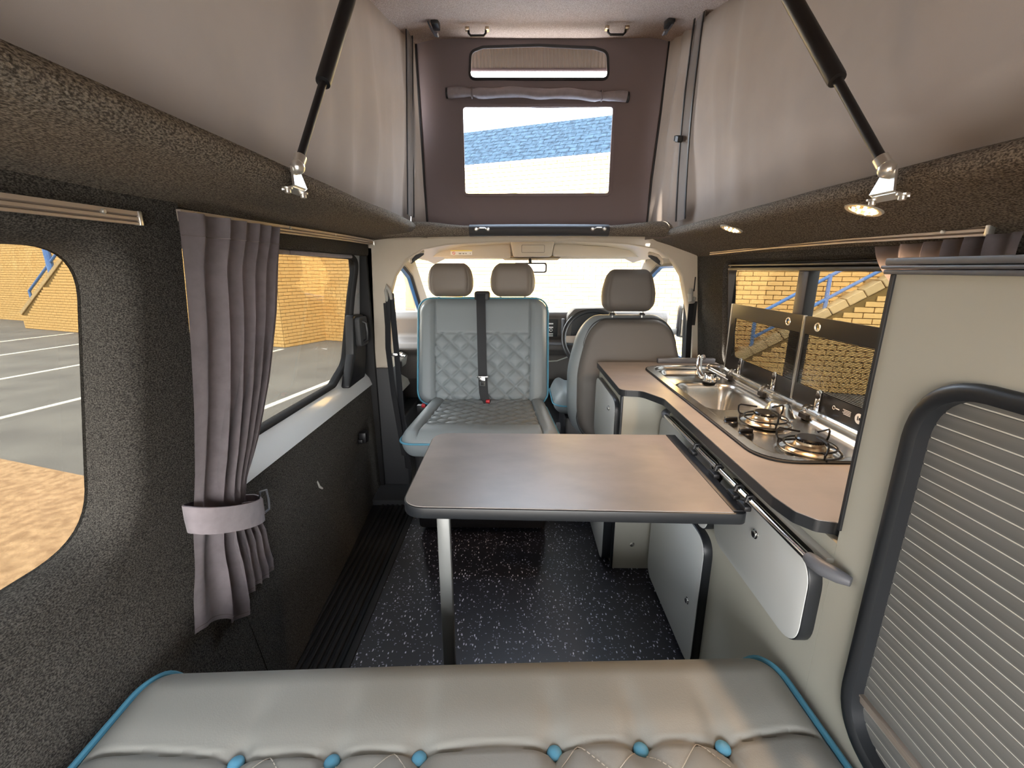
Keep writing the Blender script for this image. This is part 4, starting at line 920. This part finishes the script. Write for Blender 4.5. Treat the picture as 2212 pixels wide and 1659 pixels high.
# tied curtain at the sliding door
ct = thing('curtain', 'long grey curtain tied back beside the sliding door window', 'curtain', (-0.73, 1.0, 0.4))
def cx_(z): return lerp(-0.762, -0.705, sm(0.35, 1.3, z))
ZS = [(1.312, 0.930, 1.325), (1.22, 0.925, 1.29), (1.08, 0.915, 1.25), (0.90, 0.90, 1.18), (0.76, 0.882, 1.11), (0.67, 0.865, 1.055), (0.62, 0.858, 1.045), (0.58, 0.853, 1.055), (0.48, 0.838, 1.12), (0.38, 0.822, 1.145), (0.345, 0.815, 1.14)]
def zs(t):
    k = min(int(t * (len(ZS) - 1)), len(ZS) - 2); f = t * (len(ZS) - 1) - k; f = f * f * (3 - 2 * f) * .5 + f * .5
    return [lerp(ZS[k][i], ZS[k + 1][i], f) for i in range(3)]
NF = 6
def curtain_pt(u, v):
    z, ya, yb = zs(v); tie = math.exp(-((z - 0.62) / 0.07) ** 2); top = sm(1.18, 1.30, z)
    uu = u ** (lerp(1.25, 1.5, top)) if u > 0 else 0
    ph = uu * NF * 2 * PI + 0.5 * math.sin(z * 4 + u * 5)
    first = sm(0.02, 0.30, u)
    amp = lerp(0.022, 0.013, tie) * (0.35 + 0.65 * first) * (0.75 + 0.5 * noise.noise(Vector((u * 3, z * 2, 1))))
    y = lerp(ya, yb, u) + 0.5 * amp * math.cos(ph) * (1 - tie * .5)
    x = cx_(z) + 0.022 + amp * math.sin(ph) + 0.010 * math.sin(PI * u) * (1 - tie) + 0.028 * tie * math.sin(PI * u)
    low = 1 - sm(0.40, 0.56, z); amp0 = amp; x -= amp * math.sin(ph) * 0.55 * low * sm(0.45, 0.7, u); y += 0.010 * low * math.sin(u * 5)
    zz = z + 0.045 * low * (1 - sm(0, .35, u)) - 0.045 * low * math.exp(-((u - 0.42) / 0.12) ** 2) - 0.03 * low * sm(0.55, 1.0, u)
    return (x, y, zz)
b = B(); b.grid(curtain_pt, 220, 110)
cmesh = b.bm; g = bmesh.ops.solidify(cmesh, geom=cmesh.faces[:], thickness=0.0025); b.done('cloth', 'fabric', ct, ang=80)
b = B(); pts = []
b.grid(lambda u, v: tuple(Vector(curtain_pt(u, 0.965 - 0.0 * v)) + Vector((0.0018, 0, lerp(-0.001, 0.001, v)))), 200, 1); b.done('hem_seam', 'canvas_dark', ct)
b = B(); b.grid(lambda u, v: tuple(Vector(curtain_pt(u, 0.05)) + Vector((0.0018, 0, lerp(-0.001, 0.001, v)))), 200, 1); b.done('hem_seam', 'canvas_dark', ct)
tie = B(); L = []
for k in range(41):
    a = 2 * PI * k / 40; x = -0.713 + 0.050 * math.cos(a); y = 0.955 + 0.108 * math.sin(a); tl = 0.022 - 0.046 * math.sin(a) - 0.010 * max(0, math.cos(a))
    L.append([(x, y, 0.567 + tl), (x + 0.004 * math.cos(a), y + .004 * math.sin(a), 0.567 + tl), (x + 0.005 * math.cos(a), y + .005 * math.sin(a), 0.600 + tl), (x + 0.004 * math.cos(a), y + .004 * math.sin(a), 0.633 + tl), (x, y, 0.633 + tl)])
tie.loft(L, False, False); tb_ = thing('tieback', 'grey fabric tieback band with a ring, wrapped round the long curtain', 'tieback', (-0.713, 0.955, 0.6))
tie.done('band', 'fabric', tb_, ang=60)
b = B(); b.tube([(-0.690, 1.05, 0.556), (-0.686, 1.078, 0.558), (-0.686, 1.082, 0.584), (-0.686, 1.078, 0.616), (-0.690, 1.056, 0.622), (-0.692, 1.050, 0.594), (-0.690, 1.05, 0.556)], 0.003, 8); b.done('ring', 'capgrey', tb_)
b = B(); b.strip([(-0.70, 0.99, 0.600), (-0.680, 1.02, 0.590), (-0.680, 1.045, 0.586), (-0.690, 1.055, 0.586)], (0, 0, 1), [0.054, 0.052, 0.046, 0.04], 0.004, (1, 0, 0)); b.done('tab', 'fabric', tb_)
# bunched curtain above the tall cabinet
c2 = thing('curtain', 'bunched brown grey curtain squeezed behind the tall cabinet top', 'curtain', (0.86, 0.95, 1.1))
def c2p(u, v):
    zt = 1.262; zb = 0.85; z = lerp(zt, zb, v); ph = u * 6.5 * 2 * PI + math.sin(v * 3 + u * 4) * .8
    amp = 0.014 * sm(0.0, 0.2, u) 
    y = lerp(0.80, lerp(1.07, 1.03, sm(0, .3, v)), u) - 0.05 * v + 0.4 * amp * math.cos(ph) + 0.04 * (1 - v) ** 6 * sm(.7, 1, u)
    return (lerp(0.858, 0.885, v) - 0.012 * math.sin(PI * min(1, v * 4)) - amp * math.sin(ph), y, z - 0.012 * u * (1 - v))
b = B(); b.grid(c2p, 200, 50); bmesh.ops.solidify(b.bm, geom=b.bm.faces[:], thickness=0.0025); b.done('cloth', 'fabric', c2, ang=80)
# ================================================================== cab
arch = [(-0.655, 0.70), (-0.655, 0.93), (-0.645, 1.06), (-0.61, 1.165), (-0.555, 1.24), (-0.47, 1.29), (-0.35, 1.312), (-0.1, 1.325), (0.09, 1.33), (0.3, 1.325), (0.52, 1.315), (0.66, 1.295), (0.745, 1.245), (0.80, 1.165), (0.83, 1.06), (0.875, 0.90), (0.895, 0.70)]
arch = [(x * 1.04, 1.2 + (z - 1.2) * 1.04) for x, z in arch]
ring = [(-0.86, 0.68), (-0.86, 1.375), (1.0, 1.375), (1.0, 0.68)] + arch[::-1]
b = B(); b.prism(ring, XZ, 2.37, 2.315, 0.006); tag(b.done('trim_arch', 'cream', ang=50), kind='structure')
lowL = [(-0.86, -0.01), (-0.86, 0.68), (-0.681, 0.68), (-0.655, 0.49), (-0.63, 0.25), (-0.624, -0.01)]
lowR = [(0.931, 0.68), (1.0, 0.68), (1.0, -0.01), (0.935, -0.01)]
for P in (lowL, lowR): b = B(); b.prism(P, XZ, 2.37, 2.305, 0.005); tag(b.done('trim_pillar', 'darktrim', ang=50), kind='structure')
b = B(); b.prism([(-0.86, 0.0), (-0.86, 1.3), (-0.745, 1.3), (-0.77, 0.7), (-0.76, 0.0)], XZ, 2.33, 2.315); b.box((-0.9, 2.26, 1.345), (-0.74, 2.36, 1.45)); tag(b.done('trim_jamb', 'darktrim'), kind='structure')
# headliner
secs = [(2.34, 0.0, 0.0), (2.48, 0.03, 0.01), (2.70, 0.036, 0.005), (2.90, 0.015, 0.0), (3.02, -0.040, -0.015)]
top = [(x, z) for x, z in arch if z > 1.235]
b = B(); L = []
for y, dz, dx in secs:
    row = []
    for x, z in top:
        s = (x - 0.09) / 0.74; k = 1 - abs(s) ** 4
        row.append((0.09 + (x - 0.09) * (1 + dx * 2.0), y, z + dz * max(k, 0) + 0.0))
    L.append(row)
b.loft(L, False, False); tag(b.done('ceiling_cab', 'cream', ang=70), kind='structure')
b = B(); b.box((-0.9, 2.27, 1.46), (1.05, 3.2, 1.5)); b.box((-0.9, -1.3, 1.450), (-0.56, 2.3, 1.47)); b.box((0.74, -1.3, 1.408), (1.05, 2.3, 1.47)); b.box((-0.9, 2.27, 1.373), (1.0, 2.40, 1.5)); tag(b.done('roof_panel', 'whitepaint', smooth=False), kind='structure')
# windscreen, pillars
for s, xa, xb_, xc in ((-1, -0.705, -0.735, -0.80), (1, 0.83, 0.86, 0.93)):
    b = B(); b.loft([[(xa, 2.98, 1.275), (xa + s * 0.07, 2.96, 1.265), (xa + s * 0.07, 3.05, 1.275), (xa, 3.06, 1.285)], [(xb_, 3.22, 1.08), (xb_ + s * 0.07, 3.20, 1.08), (xb_ + s * .07, 3.30, 1.08), (xb_, 3.30, 1.08)], [(xc, 3.42, 0.85), (xc + s * 0.07, 3.40, 0.85), (xc + s * .07, 3.5, .85), (xc, 3.5, .85)]])
    tag(b.done('trim_windscreen', 'cream', ang=60), kind='structure')
b = B(); b.loft([[(-0.72, 3.05, 1.285), (0.86, 3.05, 1.285), (0.95, 3.55, 0.84), (-0.82, 3.55, 0.84)], [(-0.72, 3.055, 1.289), (0.86, 3.055, 1.289), (0.95, 3.555, 0.844), (-0.82, 3.555, 0.844)]]); tag(b.done('window_3', 'clear', smooth=False), kind='structure')
b = B(); b.box((-0.78, 2.99, 1.262), (0.90, 3.07, 1.31), 0.01); tag(b.done('trim_header', 'cream'), kind='structure')
# cab doors
def cabdoor(sx, name, wname):
    X = (lambda v: sx + v) if sx > 0 else (lambda v: sx - v)
    sg = 1 if sx > 0 else -1
    d = thing(name, None, None, (sx, 2.8, 0.6), kind='structure')
    gp = fillet([(2.42, 0.69), (3.32, 0.69), (3.27, 0.86), (2.98, 1.16), (2.82, 1.225), (2.42, 1.232)], [0, .04, .1, .12, .08, 0], 5)
    TX = lambda y: -sg * 0.085 * (y - 2.25)
    b = B(); plate(b, [(2.375, 0.62), (3.5, 0.62), (3.45, 0.88), (2.98, 1.30), (2.375, 1.30)], [gp], lambda y, z, dd: (sx + sg * dd + sg * 0.0 - sg * 0.06 * (z - .7) + TX(y), y, z), 0.03, 0.2); b.done('door_frame', 'darktrim', d, smooth=False)
    b = B(); L = []
    for off, h in ((-0.002, -0.006), (0.010, -0.006), (0.014, 0.0), (0.014, 0.02)): L.append([(sx + sg * h - sg * 0.06 * (z - .7) + TX(y), y, z) for y, z in inset(gp, off)])
    b.loft(L, True, False); b.done('window_seal', 'rubber', d, ang=50)
    b = B(); L = []
    for off, h in ((0.012, 0.012), (0.022, 0.016), (0.026, 0.03)): L.append([(sx + sg * h - sg * 0.06 * (z - .7) + TX(y), y, z) for y, z in inset(gp, off)])
    b.loft(L, True, False); b.done('painted_edge', 'bluepaint', d, ang=50)
    b = B(); b.loft([[(sx + sg * (.02 + k) - sg * 0.06 * (z - .7) + TX(y), y, z) for y, z in inset(gp, 0.01)] for k in (0, .004)]); b.done('glass_pane', 'clear', d, smooth=False)
    b = B(); b.box((min(sx, sx + sg * .05), 2.375, 0.0), (max(sx, sx + sg * .05), 3.5, 0.70), 0.01); b.done('door_card', 'darktrim', d)
    b = B(); b.prism(fillet([(0, 0.70), (0.055, 0.695), (0.075, 0.66), (0.06, 0.60), (0.0, 0.56)], 0.012), lambda a, z, c: (sx - sg * a, c, z), 2.38, 3.3, 0.004); b.done('sill_trim', 'greytrim', d)
    b = B(); b.prism(fillet([(0, 0.545), (0.065, 0.50), (0.07, 0.46), (0.03, 0.42), (0.0, 0.42)], 0.012), lambda a, z, c: (sx - sg * a, c, z), 2.38, 3.2, 0.004); b.done('armrest', 'greytrim', d)
    b = B(); b.prism(fillet([(0, 0.30), (0.08, 0.30), (0.085, 0.13), (0.0, 0.10)], 0.012), lambda a, z, c: (sx - sg * a, c, z), 2.38, 3.2, 0.004); b.done('door_pocket', 'darktrim', d)
    b = B(); b.prism(rrect(2.55, 2.62, 0.60, 0.655, 0.01), YZ, sx - sg * 0.06, sx - sg * 0.082, 0.003); b.done('door_pull', 'black', d)
    b = B(); b.box((sx - sg * 0.03 - .022, 2.62, 0.700), (sx - sg * 0.03 + .022, 2.80, 0.707), 0.003); b.done('switch_panel', 'black', d)
    return d
cabdoor(-0.79, 'door_2', ''); cabdoor(0.935, 'door_3', '')
b = B(); b.box((-0.95, 3.5, -0.1), (1.1, 4.2, 0.80), 0.1); tag(b.done('trim_bonnet', 'bluepaint'), kind='structure')
for sx, lab in ((-1.08, 'dark wing mirror outside the passenger door glass'), (1.22, 'dark wing mirror outside the driver door glass')):
    t = thing('wing_mirror', lab, 'mirror', (sx, 3.15, 0.85)); b = B(); b.box((sx - .09, 3.12, 0.72), (sx + .09, 3.20, 0.96), 0.03); b.done('housing', 'black', t)
    b = B(); b.box((sx - .075, 3.112, 0.74), (sx + .075, 3.12, 0.94), 0.003); b.done('glass', 'mirror', t); b = B(); b.box((min(sx, sx * .78), 3.15, 0.74), (max(sx, sx * .78), 3.19, 0.79), 0.01); b.done('arm', 'black', t)
# dashboard
ds = thing('dashboard', 'brown black dashboard below the windscreen behind the front seats', 'dashboard', (0.07, 3.1, 0.5))
dp = fillet([(3.5, 0.87), (3.0, 0.925), (2.80, 0.935), (2.76, 0.905), (2.80, 0.78), (2.72, 0.75), (2.71, 0.71), (2.79, 0.66), (2.80, 0.50), (2.90, 0.34), (3.5, 0.30)], 0.03)
b = B(); b.prism(dp, YZ, -0.78, 0.93); b.done('body', 'dash', ds, ang=50)
b = B(); b.box((-0.78, 3.0, -0.0), (0.93, 3.1, 0.40)); b.done('bulkhead', 'darktrim', ds)
b = B(); b.prism(fillet([(0.29, 0.76), (0.30, 0.92), (0.34, 0.965), (0.56, 0.97), (0.61, 0.92), (0.62, 0.76)], 0.03), XZ, 2.70, 2.95, 0.008); b.done('instrument_hood', 'dash', ds)
b = B(); b.prism(fillet([(0.32, 0.78), (0.33, 0.91), (0.36, 0.94), (0.54, 0.94), (0.58, 0.91), (0.59, 0.78)], 0.02), XZ, 2.698, 2.72); b.done('instrument_glass', 'black', ds)
rd = B(); rd.box((0.04, 2.752, 0.785), (0.245, 2.80, 0.895), 0.004, 2); rdo = rd.done('radio', 'black', ds)
for k, zz in enumerate((0.868, 0.845, 0.805, 0.793)):
    b = B(); b.box((0.19, 2.748, zz - 0.004), (0.218, 2.753, zz + 0.004 - 0.002 * (k > 1)), 0.001, 1); b.done('button', 'white', rdo)
b = B(); b.ring((0.204, 2.748, 0.828), (0, 1, 0), 0.008, 0.0018, 20, 6); b.done('dial', 'white', rdo)
b = B(); b.box((0.16, 2.695, 0.742), (0.34, 2.80, 0.755), 0.005); b.done('shelf', 'capgrey', ds)
b = B(); b.box((0.19, 2.775, 0.665), (0.33, 2.80, 0.735), 0.006); b.done('ashtray', 'black', ds)
b = B(); b.tube([(0.19, 2.79, 0.62), (0.25, 2.785, 0.625), (0.33, 2.785, 0.655)], 0.004); b.done('trim_line', 'greytrim', ds)
b = B(); b.box((0.268, 2.74, 0.80), (0.290, 2.79, 0.90), 0.008); b.done('air_vent', 'capgrey', ds)
# steering wheel
sw = thing('steering_wheel', 'dark steering wheel partly hidden behind the driver seat', 'wheel', (0.455, 2.62, 0.79))
c = Vector((0.455, 2.62, 0.79)); ax = Vector((0, -0.88, 0.47))
b = B(); b.ring(c, ax, 0.183, 0.0145, 64, 12); b.done('rim', 'black', sw)
Mw = frame_mtx(c, (1, 0, 0), Vector((0, 0.47, 0.88)))
b = B(); b.merge(B().box((-0.075, -0.06, -0.035), (0.075, 0.055, 0.012), 0.02).bm, Mw); b.done('hub', 'darktrim', sw)
for a in (180, 0, 270):
    d = Vector((math.cos(R_(a)), math.sin(R_(a)), 0)); b = B(); t2 = B(); t2.strip([d * 0.06, d * 0.12 + Vector((0, 0, -0.006)), d * 0.178], (-d.y, d.x, 0), [0.07, 0.045, 0.04], 0.012, (0, 0, 1)); b.merge(t2.bm, Mw); b.done('spoke', 'alu' if a != 270 else 'darktrim', sw)
b = B(); t2 = B(); t2.lathe((0, 0.0, 0.012), (0, 0, 1), [(0.024, 0), (0.024, 0.002), (0.001, 0.002)], 24); b.merge(t2.bm, Mw); b.done('badge_disc', 'chrome', sw)
b = B(); t2 = B(); t2.ring((0, 0, 0.0145), (0, 0, 1), 0.020, 0.0012, 24, 4); t2.strip([(-0.012, 0.012, .0145), (-0.005, -0.012, .0145), (0, 0.0, .0145), (0.005, -0.012, .0145), (0.012, 0.012, .0145)], (1, 0, 0), 0.003, 0.001, (0, 0, 1)); b.merge(t2.bm, Mw); b.done('badge_emblem', 'black', sw)
b = B(); b.cyl(c, c + Vector((0, 0.2, -0.1)), 0.04); b.done('column', 'darktrim', sw)
# mirror, console, visors, handles
t = thing('rear_view_mirror', 'interior rear view mirror against the bright windscreen', 'mirror', (0.09, 2.87, 1.205))
b = B(); b.prism(rrect(-0.03, 0.178, 1.174, 1.236, 0.015), XZ, 2.88, 2.852, 0.004); b.done('housing', 'darktrim', t)
b = B(); b.prism(rrect(-0.020, 0.168, 1.183, 1.227, 0.010), XZ, 2.852, 2.8505); b.done('glass', 'mirror', t)
b = B(); b.cyl((0.074, 2.87, 1.23), (0.074, 3.0, 1.28), 0.010); b.done('stem', 'darktrim', t)
t = thing('overhead_console', 'cream overhead console between the two sun visors', 'console', (0.085, 2.8, 1.32))
b = B(); b.prism(fillet([(-0.052, 1.368), (-0.032, 1.272), (0.200, 1.272), (0.220, 1.368)], [0.01, .012, .012, .01]), XZ, 2.94, 2.80, 0.006); b.done('cover', 'cream', t)
b = B(); b.ring; P = rrect(0.018, 0.158, 1.294, 1.340, 0.006); L = [[(x, 2.7985 + h, z) for x, z in inset(P, o_)] for o_, h in ((0, .002), (0.0, 0), (0.0015, 0.0), (0.0015, 0.002))]; b.loft(L, True, False); b.done('panel_outline', 'darktrim', t)
b = B(); b.prism(fillet([(-0.115, 1.268), (-0.09, 1.252), (0.25, 1.252), (0.275, 1.268), (0.24, 1.28), (-0.08, 1.28)], 0.006), XZ, 2.97, 2.93, 0.004); b.done('sensor_cover', 'brass', t)
for P, lab in ((fillet([(-0.585, 1.272), (-0.045, 1.262), (-0.055, 1.352), (-0.24, 1.35), (-0.26, 1.342), (-0.52, 1.328), (-0.59, 1.30)], 0.02), 'cream sun visor with a yellow and white sticker, folded above the windscreen'), (fillet([(0.765, 1.268), (0.765, 1.30), (0.70, 1.325), (0.40, 1.342), (0.37, 1.352), (0.222, 1.354), (0.212, 1.275)], 0.02), 'plain cream sun visor on the driver side, folded above the windscreen')):
    t = thing('sun_visor', lab, 'visor', (P[0][0], 2.9, 1.3), 'sun visors'); b = B(); b.prism(P, XZ, 2.90, 2.865, 0.008); b.done('flap', 'greytrim' if 0 else 'cream', t)
    xm = (min(p[0] for p in P) + max(p[0] for p in P)) / 2; b = B(); b.cyl((xm - .2, 2.88, 1.348), (xm + .2, 2.88, 1.348), 0.007); b.done('hinge_rod', 'capgrey', t)
    if 'sticker' in lab:
        b = B(); b.box((-0.425, 2.8635, 1.283), (-0.29, 2.8655, 1.312)); s_ = b.done('sticker', 'white', t)
        b = B(); b.box((-0.425, 2.863, 1.305), (-0.29, 2.8645, 1.312)); b.done('sticker_band', 'yellow', s_)
        b = B(); b.ring((-0.405, 2.863, 1.294), (0, 1, 0), 0.008, 0.0012, 20, 4); b.strip([(-0.411, 2.863, 1.300), (-0.399, 2.863, 1.288)], (0.7, 0, 0.7), 0.002, 0.001, (0, 1, 0)); b.done('warning_symbol', 'red', s_)
        b = B()
        for (xx, ww) in ((-0.375, .018), (-0.352, .014), (-0.334, .01), (-0.305, .006)): b.box((xx, 2.8628, 1.292), (xx + ww, 2.864, 1.2945)); b.box((xx + .002, 2.8628, 1.288), (xx + ww - .002, 2.864, 1.290))
        b.done('small_print', 'darktrim', s_)
def arch_handle(p, s, lab):
    p = Vector(p); t = thing('grab_handle', lab, 'handle', p)
    b = B(); b.tube([p + Vector((-s * 0.03, 0.0, -0.035)), p + Vector((-s * 0.024, -0.02, -0.02)), p + Vector((0.0, -0.028, 0.003)), p + Vector((s * 0.03, -0.02, 0.014)), p + Vector((s * 0.04, 0.0, 0.016))], [0.009, 0.008, 0.008, 0.008, 0.009], 10); b.done('grip', 'cream', t)
    b = B(); b.merge(B().box((-0.045, 0.0, -0.014), (0.045, 0.01, 0.014), 0.006).bm, Matrix.Translation(p + Vector((0, 0.004, -0.012))) @ Matrix.Rotation(-s * 0.6, 4, 'Y')); b.done('recess', 'darktrim', t)
arch_handle((-0.545, 2.42, 1.272), 1, 'cream grab handle on the roof edge above the passenger door')
arch_handle((0.735, 2.45, 1.262), -1, 'cream grab handle moulding on the roof edge above the driver door')
# belts
def belt(name, lab, top_, pts, pts2, wd, nrm):
    t = thing('seat_belt', lab, 'seat belt', top_)
    b = B(); b.strip(pts, wd, 0.046, 0.003, nrm); b.done('webbing', 'belt', t)
    if pts2: b = B(); b.strip(pts2, wd, 0.046, 0.003, nrm); b.done('webbing', 'belt', t)
    return t
t = belt('a', 'black seat belt hanging on the door pillar by the double seat', (-0.6656, 2.31, 1.088), [(-0.6573, 2.305, 1.078), (-0.65, 2.295, 0.894), (-0.6448, 2.29, 0.7512), (-0.6396, 2.29, 0.435), (-0.624, 2.29, 0.0984)], [(-0.6781, 2.31, 1.067), (-0.6916, 2.3, 0.792), (-0.676, 2.29, 0.537), (-0.6396, 2.285, 0.18)], (0.75, -0.5, 0), (0.5, 0.8, 0))
b = B(); b.tube([(-0.6812, 2.315, 1.037), (-0.6781, 2.29, 1.088), (-0.6708, 2.285, 1.113), (-0.6573, 2.29, 1.088), (-0.6552, 2.3, 1.047)], [0.008, 0.010, 0.014, 0.010, 0.008], 10); b.done('guide_loop', 'greytrim', t)
b = B(); b.box((-0.676, 2.285, 0.7461), (-0.6136, 2.305, 0.7665), 0.005); b.box((-0.624, 2.28, 0.7461), (-0.598, 2.3, 0.7563), .003); b.done('tongue', 'chrome', t)
b = B(); b.box((-0.703, 2.309, 0.8532), (-0.6864, 2.314, 1.027), 0.002, 1); b.done('slot', 'rubber', t)
t = belt('b', 'black seat belt on the cream pillar behind the driver seat', (0.884, 2.29, 1.047), [(0.8861, 2.295, 1.027), (0.884, 2.29, 0.9144), (0.8944, 2.29, 0.741), (0.9048, 2.29, 0.384)], None, (0.75, 0.5, 0), (-0.5, 0.8, 0))
b = B(); b.tube([(0.8788, 2.3, 1.098), (0.8715, 2.285, 1.073), (0.8757, 2.285, 1.042), (0.8923, 2.29, 1.037), (0.9006, 2.3, 1.057)], [0.010, 0.013, 0.013, 0.009, 0.008], 10); b.done('guide_loop', 'greytrim', t)
b = B(); b.box((0.9027, 2.308, 0.9144), (0.9214, 2.314, 1.037), 0.002, 1); b.box((0.8965, 2.309, 1.088), (0.9006, 2.314, 1.159)); b.done('slot', 'rubber', t)
# double seat turned to face the table
dseat = thing('double_seat', 'grey quilted double seat with blue piping facing the table', 'seat', (-0.17, 2.05, 0))
Mc = Matrix.Translation((-0.16, 1.985, 0.488)) @ Matrix.Rotation(R_(1.5), 4, 'X')
def cush_h(x, y):
    h = 0.0
    bx = 0.262 - 0.02 * y; ad = abs(x) - bx
    h += 0.012 * sm(-0.01, 0.03, ad) + groove(ad, 0.005, 0.008)
    if ad < 0:
        if y > -0.145: h += quilt(x, y, 0.092, 0.060, 0.004, 0.007)
        h += 0.010 * sm(-0.12, -0.19, y)
    if abs(x) < 0.02 and y > 0.14: h -= 0.012
    return h
b = B(); pad(b, Mc, 0.70, 0.53, 0.046, 0.075, 0.055, 0.07, cush_h, 170, 120, lambda y: lerp(1.0, 0.86, (y + .265) / .53)); b.done('seat_cushion', 'leather', dseat, ang=80)
b = B(); P = [Mc @ Vector((x * lerp(1.0, 0.86, (y + .265) / .53), y, 0.004)) for x, y in border(0.706, 0.536, 0.07, 12)]; b.tube(P + P[:1], 0.0045, 8, False); b.done('piping', 'piping', dseat)
Mb = frame_mtx((-0.186, 2.29, 0.775), (1, 0, 0), (0, 0.262, 0.965))
def back_h(x, y):
    ad = abs(x) - (0.247 - 0.02 * max(0, -y)); h = 0.016 * sm(-0.006, 0.03, ad) + groove(ad, 0.004, 0.008)
    if ad < 0:
        h += groove(y - 0.095, 0.004, 0.007)
        if y < 0.093: h += quilt(x + .02, y, 0.096, 0.092, 0.004, 0.0075)
        else: h += 0.004
    h += groove(abs(x) - 0.003, 0.004, 0.006) * (1 if y < 0.3 else 0)
    return h
b = B(); pad(b, Mb, 0.68, 0.56, 0.035, 0.075, 0.055, 0.075, back_h, 170, 150); b.done('seat_back', 'leather', dseat, ang=80)
b = B(); P = [Mb @ Vector((x, y, 0.012)) for x, y in border(0.684, 0.564, 0.077, 12)]; b.tube(P + P[:1], 0.0045, 8, False); b.done('piping', 'piping', dseat)
b = B(); b.box((-0.46, 1.80, 0.03), (0.13, 2.25, 0.41), 0.02); b.done('pedestal', 'black', dseat)
def headrest(x, z, y, wd, ht, m, par, tp=0.86, dep=0.05):
    Mh = frame_mtx((x, y, z), (1, 0, 0), (0, 0.10, 0.995))
    b = B(); pad(b, Mh, wd, ht, dep, dep, 0.05, 0.05, lambda a, c: 0.004 * math.cos(a / wd * PI) + groove(abs(a) - wd * 0.40, 0.004, 0.004), 60, 50, lambda q: lerp(0.93, tp, sm(-ht / 2, ht / 2, q)) * (1 + 0.10 * math.cos((q / ht) * PI) ** 2)); h = b.done('headrest', m, par, ang=80)
    for s in (-1, 1): b = B(); b.cyl((x + s * wd * 0.27, y - 0.005, z - ht / 2 - 0.03), (x + s * wd * 0.27, y - 0.003, z - ht / 2 + 0.03), 0.006, 10); b.done('post', 'chrome', h)
    for s in (-1, 1): b = B(); b.lathe((x + s * wd * 0.27, y - 0.005, z - ht / 2 - 0.018), (0, 0, 1), [(0.016, 0), (0.015, 0.008), (0.009, 0.012)], 14); b.done('post_guide', 'black', h)
headrest(-0.358, 1.142, 2.38, 0.245, 0.172, 'leather_head', dseat); headrest(-0.030, 1.142, 2.38, 0.240, 0.172, 'leather_head', dseat)
b = B(); b.box((-0.232, 2.34, 1.02), (-0.150, 2.41, 1.085), 0.012); b.done('belt_guide', 'black', dseat)
t = belt('c', 'black belt down the middle of the quilted double seat', (-0.19, 2.3, 1.06), [(-0.195, 2.335, 1.072), (-0.195, 2.312, 1.055), (-0.193, 2.290, 1.0), (-0.190, 2.262, 0.88), (-0.186, 2.225, 0.74), (-0.183, 2.205, 0.66), (-0.178, 2.185, 0.58), (-0.168, 2.165, 0.54)], None, (1, 0, 0), (0, -0.965, 0.26))
b = B(); b.box((-0.214, 2.185, 0.655), (-0.152, 2.203, 0.668), 0.004); b.box((-0.198, 2.180, 0.615), (-0.168, 2.186, 0.66), 0.002); b.done('tongue', 'chrome', t)
b = B(); b.box((-0.190, 2.177, 0.622), (-0.176, 2.181, 0.648), 0.002); b.done('tongue_slot', 'black', t)
for (p, lab) in (((-0.165, 2.165, 0.535), 'red buttoned belt buckle in the middle of the double seat'), ((-0.505, 2.20, 0.50), 'red buttoned belt buckle beside the double seat near the door')):
    p = Vector(p); t = thing('belt_buckle', lab, 'buckle', p, 'belt buckles of the double seat'); b = B(); b.box(p + Vector((-0.026, -0.01, -0.06)), p + Vector((0.026, 0.02, 0.008)), 0.006); b.done('body', 'black', t)
    b = B(); b.box(p + Vector((0.0, -0.014, -0.004)), p + Vector((0.020, 0.016, 0.014)), 0.004); b.done('release_button', 'red', t)
# driver seat seen from behind
dr = thing('driver_seat', 'grey driver seat seen from behind beside the kitchen worktop', 'seat', (0.545, 2.3, 0))
tp_ = lambda y: lerp(1.0, 0.80, sm(0.0, 0.33, y)) * lerp(0.94, 1.0, sm(-0.33, -0.1, y))
Md = frame_mtx((0.548, 2.235, 0.655), (1, 0, 0), (0, 0.12, 0.993))
b = B(); pad(b, Md, 0.585, 0.64, 0.05, 0.09, 0.06, 0.13, None, 60, 70, tp_); b.done('seat_back', 'leather', dr, ang=80)
Md2 = frame_mtx((0.562, 2.195, 0.645), (1, 0, 0), (0, 0.12, 0.993))
def dh(x, y): return 0.004 * math.sin(y * 60 + math.sin(x * 9) * 1.5) * math.exp(-((y + 0.02 + x * .05) / 0.035) ** 2) + 0.012 * math.cos(x / 0.53 * PI)
b = B(); pad(b, Md2, 0.525, 0.625, 0.045, 0.02, 0.04, 0.12, dh, 70, 70, tp_); b.done('back_panel', 'leather_dark', dr, ang=80)
b = B(); P = [Md2 @ Vector((x * tp_(y), y, 0.008)) for x, y in border(0.530, 0.630, 0.12, 12)]; b.tube(P + P[:1], 0.003, 8, False); b.done('piping', 'darktrim', dr)
headrest(0.545, 1.095, 2.235, 0.275, 0.205, 'leather_dark', dr, 0.80, 0.055)
Me = Matrix.Translation((0.50, 2.53, 0.465))
b = B(); pad(b, Me, 0.60, 0.42, 0.055, 0.06, 0.055, 0.08, lambda x, y: 0.02 * sm(0.2, 0.25, abs(x)), 50, 50); b.done('seat_cushion', 'leather', dr, ang=80)
b = B(); P = [Me @ Vector((x, y, 0.0)) for x, y in border(0.606, 0.426, 0.08, 12)]; b.tube(P + P[:1], 0.0045, 8, False); b.done('piping', 'piping', dr)
b = B(); b.box((0.26, 2.32, 0.0), (0.80, 2.68, 0.40), 0.02); b.done('pedestal', 'black', dr)
b = B(); b.cyl((0.215, 2.32, 0.34), (0.235, 2.32, 0.34), 0.03, 20); b.done('recline_knob', 'capgrey', dr)
bpy.context.view_layer.update()
